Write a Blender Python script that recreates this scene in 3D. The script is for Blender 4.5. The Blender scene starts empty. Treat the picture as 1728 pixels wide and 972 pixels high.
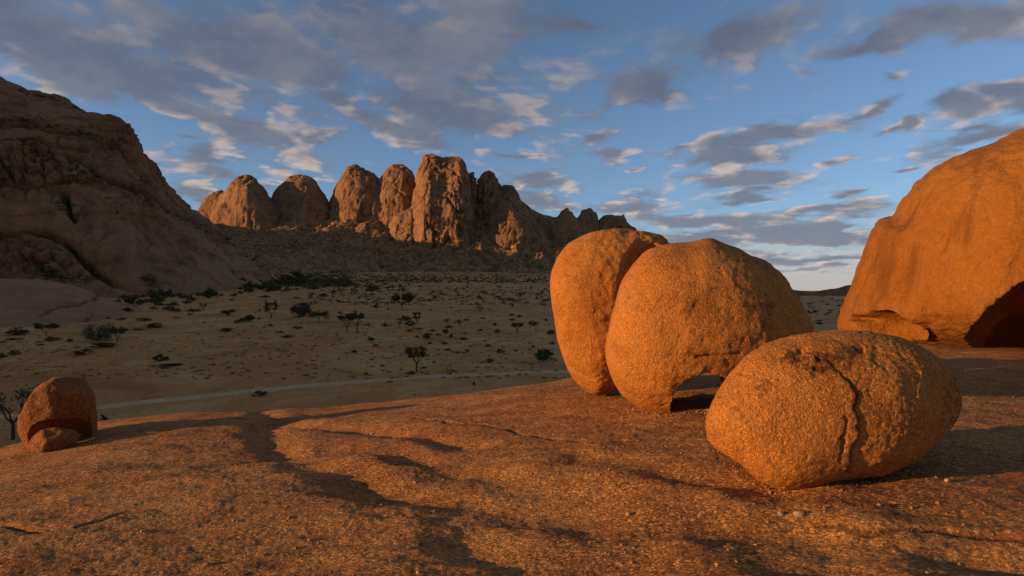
import bpy, math, random
import numpy as np
from mathutils import Vector, Matrix

random.seed(7)
rng = np.random.default_rng(7)
SC = bpy.context.scene
C = SC.collection

# ------------------------------------------------------------------ camera
F, CX, HY = 1030.0, 864.0, 490.0          # focal length in photo pixels, centre column, horizon row
cam_data = bpy.data.cameras.new('camera')
cam = bpy.data.objects.new('camera', cam_data)
C.objects.link(cam)
cam_data.sensor_width = 36.0
cam_data.lens = 36.0 * F / 1728.0
cam_data.shift_y = (HY - 486.0) / 1728.0
cam_data.clip_start = 0.1
cam_data.clip_end = 60000
cam.location = (0, 0, 0)
cam.rotation_euler = (math.radians(90), 0, 0)
SC.camera = cam

# ------------------------------------------------------------------ light
SUN_AZ, SUN_EL = math.radians(-106), math.radians(7.5)      # azimuth from +Y clockwise, elevation
SUN = Vector((math.sin(SUN_AZ) * math.cos(SUN_EL), math.cos(SUN_AZ) * math.cos(SUN_EL), math.sin(SUN_EL)))
sd = bpy.data.lights.new('sun', 'SUN')
sd.energy = 3.5
sd.angle = math.radians(0.5)
sd.color = (1.0, 0.56, 0.26)
so = bpy.data.objects.new('sun', sd)
C.objects.link(so)
so.rotation_euler = SUN.to_track_quat('Z', 'Y').to_euler()

SC.view_settings.view_transform = 'Standard'
SC.view_settings.look = 'None'
SC.view_settings.exposure = 0.6
SC.view_settings.gamma = 1.0


class NT:
    """small helper to write node trees"""
    def __init__(self, tree):
        self.t = tree; tree.nodes.clear()

    def n(self, kind, **kw):
        nd = self.t.nodes.new(kind)
        for k, v in kw.items():
            setattr(nd, k, v)
        return nd

    def put(self, sock, v):
        if v is None:
            return
        if isinstance(v, (int, float)):
            sock.default_value = v
        elif isinstance(v, (tuple, list, Vector)):
            v = tuple(v)
            if len(v) == 3 and len(sock.default_value) == 4:
                v = v + (1.0,)
            sock.default_value = v
        else:
            self.t.links.new(v, sock)

    def m(self, op, a, b=None, c=None, clamp=False):
        nd = self.n('ShaderNodeMath', operation=op, use_clamp=clamp)
        for s, v in zip(nd.inputs, (a, b, c)):
            self.put(s, v)
        return nd.outputs[0]

    def vm(self, op, a, b=None, out=0, scale=None):
        nd = self.n('ShaderNodeVectorMath', operation=op)
        self.put(nd.inputs[0], a)
        if b is not None: self.put(nd.inputs[1], b)
        if scale is not None: self.put(nd.inputs['Scale'], scale)
        return nd.outputs[out]

    def mix(self, f, a, b, mode='MIX'):
        nd = self.n('ShaderNodeMix', data_type='RGBA', blend_type=mode)
        self.put(nd.inputs[0], f); self.put(nd.inputs[6], a); self.put(nd.inputs[7], b)
        return nd.outputs[2]

    def mr(self, v, a, b, c=0.0, d=1.0, smooth=True):
        nd = self.n('ShaderNodeMapRange', interpolation_type='SMOOTHSTEP' if smooth else 'LINEAR')
        for s, x in zip(nd.inputs, (v, a, b, c, d)):
            self.put(s, x)
        return nd.outputs[0]

    def noise(self, vec, scale, detail=5, rough=0.55, dist=0.0, out='Fac', dim='3D'):
        nd = self.n('ShaderNodeTexNoise', noise_dimensions=dim)
        self.put(nd.inputs['Vector'], vec)
        nd.inputs['Scale'].default_value = scale
        nd.inputs['Detail'].default_value = detail
        nd.inputs['Roughness'].default_value = rough
        nd.inputs['Distortion'].default_value = dist
        return nd.outputs[out]


# ------------------------------------------------------------------ world: sky and clouds
def build_world():
    w = bpy.data.worlds.new('World')
    SC.world = w
    w.use_nodes = True
    g = NT(w.node_tree)
    out = g.n('ShaderNodeOutputWorld')
    bg = g.n('ShaderNodeBackground')
    g.t.links.new(bg.outputs[0], out.inputs[0])
    sky = g.n('ShaderNodeTexSky', sky_type='NISHITA')
    sky.sun_disc = False
    sky.sun_elevation = SUN_EL
    sky.sun_rotation = SUN_AZ
    sky.altitude = 1200
    sky.air_density = 1.0
    sky.dust_density = 0.6
    sky.ozone_density = 2.5
    tc = g.n('ShaderNodeTexCoord')
    D = tc.outputs['Generated']
    sep = g.n('ShaderNodeSeparateXYZ'); g.put(sep.inputs[0], D)
    dx, dy, dz = sep.outputs
    # azimuth / elevation in radians, for where the cloud banks stand
    az = g.m('ARCTAN2', dx, dy)
    hor = g.m('SQRT', g.m('ADD', g.m('MULTIPLY', dx, dx), g.m('MULTIPLY', dy, dy)))
    el = g.m('ARCTAN2', dz, hor)
    comb = g.n('ShaderNodeCombineXYZ'); g.put(comb.inputs[0], az); g.put(comb.inputs[1], el)
    ae = comb.outputs[0]
    # flat cloud deck seen in perspective
    zz = g.m('ADD', g.m('MAXIMUM', dz, 0.0), 0.16)
    px = g.m('DIVIDE', dx, zz); py = g.m('DIVIDE', dy, zz)
    cp = g.n('ShaderNodeCombineXYZ'); g.put(cp.inputs[0], px); g.put(cp.inputs[1], py)
    P = cp.outputs[0]
    # wobble of the bank outlines
    wob = g.noise(P, 1.3, 4, 0.55, out='Color', dim='2D')
    wob = g.vm('SUBTRACT', wob, (0.5, 0.5, 0.5))
    fall = g.mr(el, 0.0, 0.45, 0.05, 0.22)
    aew = g.vm('ADD', ae, g.vm('SCALE', wob, scale=fall))

    banks = CLOUDS
    def cover(vec):
        acc = None
        for (bx, by, rx, ry, rot, s) in banks:
            X = (bx - CX) / F; a = math.atan(X)
            e = math.atan(((HY - by) / F) / math.hypot(1, X))
            mp = g.n('ShaderNodeMapping', vector_type='TEXTURE')
            mp.inputs['Location'].default_value = (a, e, 0)
            mp.inputs['Rotation'].default_value = (0, 0, math.radians(rot))
            mp.inputs['Scale'].default_value = (rx / F * 1.0, ry / F, 1)
            g.put(mp.inputs['Vector'], vec)
            gr = g.n('ShaderNodeTexGradient', gradient_type='QUADRATIC_SPHERE')
            g.put(gr.inputs[0], g.vm('SCALE', mp.outputs[0], scale=0.62))
            v = gr.outputs['Fac'] if s == 1 else g.m('MULTIPLY', gr.outputs['Fac'], s)
            acc = v if acc is None else g.m('MAXIMUM', acc, v)
        return acc
    cov = cover(aew)
    # outside the banks the deck goes on broken, as overhead in view
    gen = g.noise(P, 0.55, 2, 0.5, dim='2D')
    side = g.mr(g.m('ABSOLUTE', az), 0.80, 1.1)
    high = g.mr(el, 0.46, 0.62)
    cov = g.m('MAXIMUM', cov, g.m('MULTIPLY', g.m('MAXIMUM', side, high), g.mr(gen, 0.42, 0.62, 0.0, 0.6)))

    sunv = Vector((SUN.x, SUN.y, 0)).normalized()
    def dens(shift):
        v = g.vm('ADD', P, tuple(sunv * shift) if shift else (0, 0, 0))
        big = g.noise(v, 3.0, 6, 0.62, 0.2, dim='2D')
        vo = g.n('ShaderNodeTexVoronoi', feature='F1', voronoi_dimensions='2D')
        g.put(vo.inputs['Vector'], g.vm('ADD', v, g.vm('SCALE', wob, scale=0.5))); vo.inputs['Scale'].default_value = 4.2
        vo.inputs['Detail'].default_value = 2.0; vo.inputs['Roughness'].default_value = 0.55
        puff = g.m('SUBTRACT', 0.45, vo.outputs['Distance'])
        return g.m('ADD', g.m('MULTIPLY', g.m('SUBTRACT', big, 0.5), 1.5), g.m('MULTIPLY', puff, 0.55))
    n0 = dens(0.0)
    n1 = dens(0.09)
    fine = g.noise(P, 7.0, 4, 0.6, 0.2, dim='2D')
    base = g.m('MULTIPLY', cov, 2.25)
    d0 = g.m('ADD', g.m('ADD', base, n0), g.m('MULTIPLY', g.m('SUBTRACT', fine, 0.5), 0.35))
    alpha = g.mr(d0, 0.10, 0.98)
    thick = g.mr(d0, 0.5, 1.15)
    lit = g.mr(g.m('SUBTRACT', n0, n1), -0.08, 0.42)
    lit = g.m('MULTIPLY', lit, g.mr(d0, 1.45, 0.55))
    edge = g.mr(el, 0.40, 0.12, 0.20, 0.95)
    lit = g.m('MULTIPLY', lit, edge)
    # sky colour: the Nishita sky, a little deeper and bluer than it comes
    s0 = g.n('ShaderNodeHueSaturation')
    s0.inputs['Saturation'].default_value = 0.80
    g.put(s0.inputs['Color'], sky.outputs[0])
    skyc = g.mix(1.0, s0.outputs[0], SKY_TINT, 'MULTIPLY')
    hz = g.mr(el, 0.13, 0.0)
    skyc = g.mix(g.m('MULTIPLY', hz, 0.75), skyc, HORIZON)
    dark = g.mix(g.mr(el, 0.02, 0.4), CLOUD_LOW, CLOUD_HIGH)
    dark = g.mix(thick, g.mix(0.35, dark, skyc), dark)
    mot = g.noise(P, 3.0, 4, 0.6, dim='2D')
    dark = g.mix(g.mr(mot, 0.35, 0.7, 0, 0.55), dark, CLOUD_MID)
    cloud = g.mix(lit, dark, CLOUD_LIT)
    hzc = g.mr(el, 0.0, 0.045)
    a2 = g.m('MULTIPLY', alpha, g.m('MULTIPLY', hzc, 0.94))
    col = g.mix(a2, skyc, cloud)
    g.put(bg.inputs['Color'], col)
    bg.inputs['Strength'].default_value = SKY_STRENGTH


SKY_STRENGTH = 0.15
SKY_TINT = (0.50, 0.59, 0.70)
HORIZON = (2.35, 2.05, 2.15)
CLOUD_LOW = (0.85, 0.98, 1.28)
CLOUD_HIGH = (0.50, 0.60, 0.88)
CLOUD_MID = (1.0, 1.05, 1.2)
CLOUD_LIT = (3.5, 2.6, 2.05)
# cloud banks: photo column, row, half width, half height, tilt, strength
CLOUDS = [
    (120, 60, 330, 90, -8, 1), (420, 90, 260, 110, -15, 1), (60, 110, 180, 50, -18, .8), (260, 170, 220, 50, -28, 1),
    (400, 230, 200, 50, -14, 1), (700, 40, 330, 90, 0, 1), (760, 160, 220, 90, -4, 1), (680, 230, 170, 40, -4, .9),
    (560, 185, 90, 30, 0, .9), (340, 275, 60, 16, 3, .8), (400, 300, 170, 20, 3, .7), (1230, 50, 190, 80, 12, 1),
    (1070, 160, 100, 36, 10, .9), (1500, 55, 140, 30, 6, .9), (1650, 10, 170, 40, 0, .9), (1005, 252, 62, 22, -12, .8),
    (1280, 230, 170, 30, 5, 1), (1230, 265, 130, 26, 0, .9), (1250, 305, 140, 24, -3, .9), (1450, 190, 58, 15, 4, .8),
    (1600, 205, 60, 26, 0, .9), (1700, 175, 80, 26, 4, 1), (1680, 232, 110, 18, 12, .9), (1505, 228, 50, 9, 4, .8),
    (1555, 283, 38, 9, 3, .8), (1070, 285, 36, 10, 0, .7), (900, 305, 110, 24, -3, .9), (900, 345, 130, 24, -3, .9),
    (1050, 345, 110, 20, 0, .9), (1200, 375, 200, 24, -2, 1), (1400, 355, 120, 20, 0, .9), (1350, 395, 220, 28, 0, 1),
    (1180, 405, 200, 20, 0, .9), (1380, 435, 220, 14, 0, .8), (1440, 330, 60, 14, 0, .8), (860, 250, 110, 14, -3, .7),
    (330, 330, 120, 18, 2, .8), (450, 160, 60, 22, 0, .5), (960, 60, 120, 60, 0, .7), (1510, 125, 30, 8, 8, .6),
    (920, 400, 120, 16, 0, .8), (1350, 130, 50, 12, 0, .4), (1250, 330, 90, 12, 0, .9), (1180, 440, 160, 10, 0, .8), (1330, 455, 200, 8, 0, .8),
    (1420, 385, 90, 12, 0, .9), (1140, 240, 40, 8, 0, .8), (990, 215, 60, 14, 0, .7), (1400, 270, 60, 8, 0, .6), (300, 250, 50, 10, 0, .7), (520, 250, 90, 14, 0, .7),
]
build_world()

# ------------------------------------------------------------------ numpy noise
_perm = np.random.default_rng(3).permutation(4096).astype(np.int32)
_g = np.random.default_rng(4).normal(size=(4096, 3)); _g /= np.linalg.norm(_g, axis=1)[:, None]
_g = _g.astype(np.float32)


def perlin(p):
    p = p.astype(np.float64)
    i = np.floor(p).astype(np.int64); f = (p - i).astype(np.float32)
    u = f * f * f * (f * (f * 6 - 15) + 10)
    def h(a, b, c):
        k = (a * 73856093) ^ (b * 19349663) ^ (c * 83492791)
        return _perm[k & 4095]
    res = 0
    X, Y, Z = i[:, 0], i[:, 1], i[:, 2]
    for a in (0, 1):
        wa = u[:, 0] if a else 1 - u[:, 0]
        for b in (0, 1):
            wb = wa * (u[:, 1] if b else 1 - u[:, 1])
            for c in (0, 1):
                w = wb * (u[:, 2] if c else 1 - u[:, 2])
                gg = _g[h(X + a, Y + b, Z + c)]
                res = res + w * (gg[:, 0] * (f[:, 0] - a) + gg[:, 1] * (f[:, 1] - b) + gg[:, 2] * (f[:, 2] - c))
    return res * 1.5


def fbm(p, scale, octv=4, gain=0.5, seed=0.0, ridge=False):
    q = np.asarray(p, dtype=np.float64) * scale + seed * 17.31
    a, s, r = 1.0, 0.0, 0.0
    for k in range(octv):
        v = perlin(q)
        if ridge: v = 1 - 2 * np.abs(v)
        r = r + a * v; s += a
        a *= gain; q = q * 2.03 + 5.7
    return r / s


def worley(p, scale, seed=0.0):
    """distance to the nearest and the second nearest cell point"""
    q = np.asarray(p, dtype=np.float64) * scale + seed * 9.7
    i = np.floor(q).astype(np.int64); f = (q - i)
    d1 = np.full(len(q), 9.0); d2 = np.full(len(q), 9.0)
    for a in (-1, 0, 1):
        for b in (-1, 0, 1):
            for c in (-1, 0, 1):
                k = _perm[(((i[:, 0] + a) * 73856093) ^ ((i[:, 1] + b) * 19349663) ^ ((i[:, 2] + c) * 83492791)) & 4095]
                o = _g[k] * 0.5 + 0.5
                d = np.sqrt((a + o[:, 0] - f[:, 0]) ** 2 + (b + o[:, 1] - f[:, 1]) ** 2 + (c + o[:, 2] - f[:, 2]) ** 2)
                m = d < d1
                d2 = np.where(m, d1, np.minimum(d2, d)); d1 = np.where(m, d, d1)
    return d1, d2


def sstep(x, a, b):
    t = np.clip((np.asarray(x, dtype=np.float64) - a) / (b - a), 0, 1)
    return t * t * (3 - 2 * t)


def seg_dist(px, py, line):
    """distance of points to a polyline"""
    best = np.full(px.shape, 1e9)
    for (x0, y0), (x1, y1) in zip(line[:-1], line[1:]):
        dx, dy = x1 - x0, y1 - y0
        t = np.clip(((px - x0) * dx + (py - y0) * dy) / (dx * dx + dy * dy + 1e-9), 0, 1)
        best = np.minimum(best, np.hypot(px - x0 - t * dx, py - y0 - t * dy))
    return best


# ------------------------------------------------------------------ object helpers
def tag(o, label=None, cat=None, group=None, kind=None):
    if label: o['label'] = label
    if cat: o['category'] = cat
    if group: o['group'] = group
    if kind: o['kind'] = kind
    return o


def smooth(me):
    me.polygons.foreach_set('use_smooth', np.ones(len(me.polygons), dtype=bool))
    me.update()


def mesh_np(name, verts, quads, mat=None, sm=True):
    me = bpy.data.meshes.new(name)
    verts = np.asarray(verts, dtype=np.float32); quads = np.asarray(quads, dtype=np.int32)
    me.vertices.add(len(verts)); me.vertices.foreach_set('co', verts.ravel())
    n = quads.shape[1]
    me.loops.add(quads.size); me.loops.foreach_set('vertex_index', quads.ravel())
    me.polygons.add(len(quads))
    me.polygons.foreach_set('loop_start', np.arange(0, quads.size, n, dtype=np.int32))
    me.polygons.foreach_set('loop_total', np.full(len(quads), n, dtype=np.int32))
    me.update(calc_edges=True)
    if sm: smooth(me)
    if mat: me.materials.append(mat)
    return me


def link(name, me, parent=None):
    o = bpy.data.objects.new(name, me); C.objects.link(o)
    if parent: o.parent = parent
    return o


def grid_quads(nr, nc, wrap=False):
    i = np.arange(nr - 1)[:, None]; j = np.arange(nc if wrap else nc - 1)[None, :]
    j2 = (j + 1) % nc
    return np.stack([i * nc + j, i * nc + j2, (i + 1) * nc + j2, (i + 1) * nc + j], -1).reshape(-1, 4)


def get_vn(me):
    n = len(me.vertices)
    v = np.empty(n * 3, np.float32); me.vertices.foreach_get('co', v)
    nn = np.empty(n * 3, np.float32); me.vertex_normals.foreach_get('vector', nn)
    return v.reshape(-1, 3).astype(np.float64), nn.reshape(-1, 3).astype(np.float64)


def set_v(me, v):
    me.vertices.foreach_set('co', v.astype(np.float32).ravel()); me.update()


def ray(px, py):
    return Vector(((px - CX) / F, 1.0, (HY - py) / F))


def proj(v):
    y = np.maximum(v[:, 1], 0.01)
    return CX + F * v[:, 0] / y, HY - F * v[:, 2] / y


# ------------------------------------------------------------------ materials
def rock_material(name, c_dark, c_mid, c_light, size=1.0, bump=0.5, grain=60.0, streak=None, stain=None,
                  stain_amt=0.5, grain_bump=1.0, rough=0.9, pale=None, speck=0.5, dist=1.0, plants=None, HB=0.10, stain_lo=0.56, streaks=None):
    m = bpy.data.materials.new(name); m.use_nodes = True
    g = NT(m.node_tree)
    out = g.n('ShaderNodeOutputMaterial'); b = g.n('ShaderNodeBsdfPrincipled')
    g.t.links.new(b.outputs[0], out.inputs[0])
    b.inputs['Roughness'].default_value = rough
    b.inputs['Specular IOR Level'].default_value = 0.25
    geo = g.n('ShaderNodeNewGeometry')
    P = geo.outputs['Position']
    if streak:
        mp = g.n('ShaderNodeMapping'); g.put(mp.inputs[0], P)
        mp.inputs['Rotation'].default_value = (0, 0, streak[0]); mp.inputs['Scale'].default_value = streak[1]
        Q = mp.outputs[0]
    else:
        Q = P
    big = g.noise(P, 0.55 / size, 5, 0.6, 0.4)
    med = g.noise(Q, 3.2 / size, 6, 0.62, 0.3)
    col = g.mix(g.mr(med, 0.30, 0.70), c_dark, c_mid)
    col = g.mix(g.mr(big, 0.38, 0.66, 0, 0.8), col, c_light)
    # mineral grain: feldspar crystals, pale and dark
    vor = g.n('ShaderNodeTexVoronoi'); g.put(vor.inputs['Vector'], Q); vor.inputs['Scale'].default_value = grain
    sepc = g.n('ShaderNodeSeparateColor'); g.put(sepc.inputs[0], vor.outputs['Color'])
    gr = sepc.outputs[0]
    col = g.mix(g.mr(gr, 0.62, 1.0, 0, speck), col, tuple(min(1, x * 1.75) for x in c_light))
    col = g.mix(g.mr(gr, 0.30, 0.0, 0, speck * 0.9), col, tuple(x * 0.35 for x in c_dark))
    if stain:
        st = g.noise(P, 1.5 / size, 8, 0.7, 0.8)
        st2 = g.noise(P, 11.0 / size, 4, 0.7)
        f = g.m('MULTIPLY', g.mr(st, stain_lo, stain_lo + 0.07), g.mr(st2, 0.35, 0.62))
        col = g.mix(g.m('MULTIPLY', f, stain_amt), col, stain)
    if pale:
        rd = g.noise(Q, 2.3 / size, 6, 0.7, 0.6)
        col = g.mix(g.mr(rd, 0.50, 0.64, 0, 0.5), col, tuple(a_ * b_ for a_, b_ in zip(c_mid, (0.75, 0.55, 0.5))))
        pl = g.noise(Q, 1.1 / size, 6, 0.65, 0.5)
        col = g.mix(g.mr(pl, 0.60, 0.74, 0, 0.7), col, pale)
    at = g.n('ShaderNodeAttribute', attribute_name='dark_tone')  # per-vertex darkening of the rock colour
    sk = g.n('ShaderNodeMapping'); g.put(sk.inputs[0], P); sk.inputs['Scale'].default_value = (1, 1, 0.22)
    if streaks:
        sn = g.noise(sk.outputs[0], streaks, 5, 0.65, 0.6)
        col = g.mix(g.mr(sn, 0.52, 0.66, 0, 0.55), col, tuple(x * 0.45 for x in c_dark))
    col = g.mix(g.m('MULTIPLY', at.outputs['Fac'], 0.85), col, tuple(x * 0.22 for x in c_dark))
    if plants:
        # lichen and scrub too small to pick apart
        pn = g.noise(P, plants[1], 4, 0.7)
        sep = g.n('ShaderNodeSeparateXYZ'); g.put(sep.inputs[0], geo.outputs['Normal'])
        f = g.m('MULTIPLY', g.mr(pn, 0.54, 0.60), g.mr(sep.outputs[2], 0.25, 0.55))
        col = g.mix(g.m('MULTIPLY', f, plants[2]), col, plants[0])
    g.put(b.inputs['Base Color'], col)
    # relief
    hb = g.noise(Q, 9.0 / size, 7, 0.65)
    hf = g.noise(Q, grain * 0.45, 4, 0.7)
    h = g.m('ADD', g.m('MULTIPLY', hb, HB * size), g.m('MULTIPLY', hf, 1.1 / grain * grain_bump))
    h = g.m('ADD', h, g.m('MULTIPLY', g.m('MULTIPLY', gr, g.m('SUBTRACT', 1.0, vor.outputs['Distance'])), 0.35 / grain * grain_bump))
    bp = g.n('ShaderNodeBump'); bp.inputs['Strength'].default_value = bump; bp.inputs['Distance'].default_value = dist
    g.put(bp.inputs['Height'], h)
    g.put(b.inputs['Normal'], bp.outputs[0])
    return m


M_BOULDER = rock_material('boulder_granite', (0.30, 0.104, 0.016), (0.47, 0.180, 0.030), (0.52, 0.21, 0.042), 1.0, 1.0, 62,
                          stain=(0.030, 0.030, 0.028), stain_amt=0.6, speck=0.5, HB=0.03, grain_bump=1.6, stain_lo=0.57)
M_DARKB = rock_material('shade_dimmed_granite', (0.18, 0.062, 0.015), (0.32, 0.112, 0.024), (0.38, 0.14, 0.032), 1.0, 1.0, 40,  # boulder granite darkened: the left-edge boulders' self shadow is put into the colour
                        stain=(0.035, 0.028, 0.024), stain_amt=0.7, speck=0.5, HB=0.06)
M_DOME = rock_material('dome_granite', streaks=0.5, c_dark=(0.25, 0.088, 0.010), c_mid=(0.31, 0.116, 0.014), c_light=(0.35, 0.14, 0.024), size=4.0, bump=0.7, grain=14,
                       stain=(0.18, 0.075, 0.02), stain_amt=0.5, speck=0.16, grain_bump=0.35)
M_SLAB = rock_material('slab_granite', (0.23, 0.086, 0.022), (0.40, 0.165, 0.038), (0.50, 0.24, 0.065), 1.0, 1.0, 48,
                       streak=(0.35, (0.75, 1.25, 1.0)), stain=(0.055, 0.045, 0.04), stain_amt=0.5,
                       pale=(0.50, 0.28, 0.10), speck=0.8, grain_bump=2.0, HB=0.07)
M_HILL = rock_material('hill_granite', (0.22, 0.098, 0.042), (0.37, 0.170, 0.070), (0.43, 0.21, 0.092), 40, 1.0, 0.6,
                       stain=(0.055, 0.040, 0.028), stain_amt=0.9, speck=0.12, grain_bump=0.6, pale=(0.44, 0.25, 0.13), streaks=0.06)
M_OUTCROP = rock_material('outcrop_granite', (0.30, 0.125, 0.055), (0.40, 0.18, 0.085), (0.44, 0.21, 0.10), 20, 0.7, 0.8,
                          stain=(0.12, 0.07, 0.045), stain_amt=0.5, speck=0.08, grain_bump=0.5)
M_MOUNT = rock_material('mountain_granite', (0.19, 0.092, 0.040), (0.31, 0.158, 0.070), (0.36, 0.195, 0.088), 60, 0.9, 0.18,
                        stain=(0.07, 0.05, 0.04), stain_amt=0.7, speck=0.15, grain_bump=0.6,
                        plants=((0.045, 0.045, 0.022), 0.06, 0.6))
M_TALUS = rock_material('talus_rubble', (0.20, 0.100, 0.040), (0.37, 0.195, 0.076), (0.42, 0.23, 0.092), 60, 1.0, 0.16,
                        stain=(0.05, 0.042, 0.03), stain_amt=0.6, speck=0.55, grain_bump=2.2,
                        plants=((0.050, 0.046, 0.018), 0.045, 0.6))


def ground_material():
    m = bpy.data.materials.new('valley_soil'); m.use_nodes = True
    g = NT(m.node_tree)
    out = g.n('ShaderNodeOutputMaterial'); b = g.n('ShaderNodeBsdfPrincipled')
    g.t.links.new(b.outputs[0], out.inputs[0]); b.inputs['Roughness'].default_value = 0.80
    b.inputs['Specular IOR Level'].default_value = 0.1
    P = g.n('ShaderNodeNewGeometry').outputs['Position']
    a = g.noise(P, 0.018, 5, 0.6, 0.5); c = g.noise(P, 0.12, 6, 0.65, 0.3); d = g.noise(P, 1.1, 5, 0.7)
    col = g.mix(g.mr(a, 0.35, 0.65), (0.54, 0.215, 0.062), (0.56, 0.26, 0.074))
    col = g.mix(g.mr(c, 0.45, 0.7, 0, 0.6), col, (0.46, 0.265, 0.085))
    col = g.mix(g.mr(c, 0.42, 0.25, 0, 0.6), col, (0.43, 0.165, 0.052))
    e_ = g.noise(P, 0.045, 7, 0.7, 1.0)
    col = g.mix(g.mr(e_, 0.50, 0.62, 0, 0.75), col, (0.64, 0.355, 0.125))
    col = g.mix(g.mr(e_, 0.47, 0.34, 0, 0.75), col, (0.33, 0.13, 0.042))
    col = g.mix(g.mr(d, 0.56, 0.70, 0, 0.6), col, (0.27, 0.14, 0.045))
    col = g.mix(g.mr(d, 0.36, 0.24, 0, 0.35), col, (0.55, 0.38, 0.16))
    g.put(b.inputs['Base Color'], col)
    bp = g.n('ShaderNodeBump'); bp.inputs['Strength'].default_value = 0.6; bp.inputs['Distance'].default_value = 0.5
    g.put(bp.inputs['Height'], d); g.put(b.inputs['Normal'], bp.outputs[0])
    return m


M_SOIL = ground_material()


def flat_material(name, c1, c2, scale=3.0, rough=0.9, bump=0.3, trans=0.0):
    m = bpy.data.materials.new(name); m.use_nodes = True
    g = NT(m.node_tree)
    out = g.n('ShaderNodeOutputMaterial'); b = g.n('ShaderNodeBsdfPrincipled')
    g.t.links.new(b.outputs[0], out.inputs[0]); b.inputs['Roughness'].default_value = rough
    b.inputs['Specular IOR Level'].default_value = 0.15
    P = g.n('ShaderNodeNewGeometry').outputs['Position']
    n = g.noise(P, scale, 4, 0.65)
    oi = g.n('ShaderNodeObjectInfo')
    f = g.m('ADD', g.m('MULTIPLY', g.mr(n, 0.3, 0.7), 0.7), g.m('MULTIPLY', oi.outputs['Random'], 0.3))
    g.put(b.inputs['Base Color'], g.mix(f, c1, c2))
    bp = g.n('ShaderNodeBump'); bp.inputs['Strength'].default_value = bump; bp.inputs['Distance'].default_value = 0.05
    g.put(bp.inputs['Height'], n); g.put(b.inputs['Normal'], bp.outputs[0])
    return m


M_ROAD = flat_material('dust_track', (0.52, 0.30, 0.125), (0.62, 0.40, 0.20), 0.5)
M_LEAF = flat_material('thorn_leaf', (0.050, 0.046, 0.016), (0.105, 0.095, 0.032), 0.8, 0.8)
M_LEAF2 = flat_material('grey_leaf', (0.085, 0.085, 0.040), (0.15, 0.145, 0.070), 0.8, 0.8)
M_LEAF3 = flat_material('bright_leaf', (0.042, 0.060, 0.014), (0.08, 0.105, 0.026), 0.8, 0.8)
M_DRY = flat_material('dry_twig', (0.055, 0.035, 0.022), (0.10, 0.066, 0.04), 0.8, 0.9)
M_BARK = flat_material('bark', (0.045, 0.032, 0.024), (0.09, 0.065, 0.05), 6.0, 0.95)
M_GRASS = flat_material('dry_grass', (0.30, 0.22, 0.11), (0.45, 0.36, 0.20), 1.5, 0.9)
M_GRAVEL = rock_material('gravel_grain', (0.20, 0.09, 0.03), (0.36, 0.18, 0.07), (0.46, 0.26, 0.12), 0.3, 0.3, 60, speck=0.2)
M_STONE = rock_material('loose_stone', (0.30, 0.18, 0.10), (0.48, 0.32, 0.20), (0.55, 0.40, 0.26), 0.3, 0.5, 60, speck=0.3)

# ------------------------------------------------------------------ valley floor
VALLEY_DROP = 18.4
S_PX = [-3000, 780, 930, 1330, 5000]
S_V = [0.0437, 0.0437, 0.040, -0.0008, -0.0008]


def valley_z(x, y):
    x = np.asarray(x, dtype=np.float64); y = np.asarray(y, dtype=np.float64)
    r = np.hypot(x, y)
    px = CX + F * x / np.maximum(y, 1e-3)
    px = np.where(y <= 1e-3, np.where(x < 0, -3000, 5000), px)
    s = np.interp(px, S_PX, S_V)
    d = np.maximum(y, 0)
    dd = np.where(d > 2300, 2300 + (d - 2300) * 0.0, d)
    z = -VALLEY_DROP + s * dd
    z = z - np.where(s < 0.01, 0, 0)
    p = np.stack([x, y, 0 * x], -1).reshape(-1, 3)
    n = fbm(p, 1 / 60.0, 3).reshape(x.shape) * 0.5 * sstep(r, 40, 120) + fbm(p, 1 / 300.0, 2, seed=2).reshape(x.shape) * 1.6 * sstep(r, 150, 500)
    far = 1 - sstep(r, 2500, 4000)
    return z + n * far


def pixel_ground(px, py, fz, y0=20, y1=3000, n=1600):
    """where the line of sight through a photo pixel meets a height function"""
    ys = np.geomspace(y0, y1, n)
    X = (px - CX) / F; S = (HY - py) / F
    d = S * ys - fz(X * ys, ys)
    hit = (d <= 0).any()
    k = np.argmax(d <= 0) if hit else n - 1
    if k == 0 or not hit: y = ys[k]
    else:
        t = d[k - 1] / (d[k - 1] - d[k] + 1e-12); y = ys[k - 1] + t * (ys[k] - ys[k - 1])
    return float(X * y), float(y), float(fz(np.array([X * y]), np.array([y]))[0])


def az_columns(dense, lo=-43, hi=43, coarse=3.0):
    a = list(np.arange(lo, hi, dense)) + list(np.arange(hi, 360 + lo, coarse))
    return np.radians(np.array(a))


def build_valley():
    az = az_columns(0.22, -43, 43, 4.0)
    r = np.concatenate([np.geomspace(14, 150, 110), np.geomspace(152, 2500, 200), np.geomspace(2600, 45000, 30)])
    R, A = np.meshgrid(r, az, indexing='ij')
    x = R * np.sin(A); y = R * np.cos(A)
    z = valley_z(x, y)
    p = np.stack([x, y, z], -1).reshape(-1, 3)
    # small hummocks near by
    p[:, 2] += fbm(p, 1 / 5.0, 3, seed=5) * 0.14 * (1 - sstep(np.hypot(p[:, 0], p[:, 1]), 200, 400))
    me = mesh_np('ground', p, grid_quads(len(r), len(az), True), M_SOIL)
    tag(link('ground', me), kind='structure', label='sandy valley floor with sparse dry grass in shade')


build_valley()

# ------------------------------------------------------------------ foreground granite slab
def tilt(x):
    """the slab leans gently towards the sun side on the left"""
    return -1.88 - TILT * np.log1p(np.exp(np.clip((4.0 - x) / 1.5, -30, 30))) * 1.5


TILT = 0.075


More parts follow.
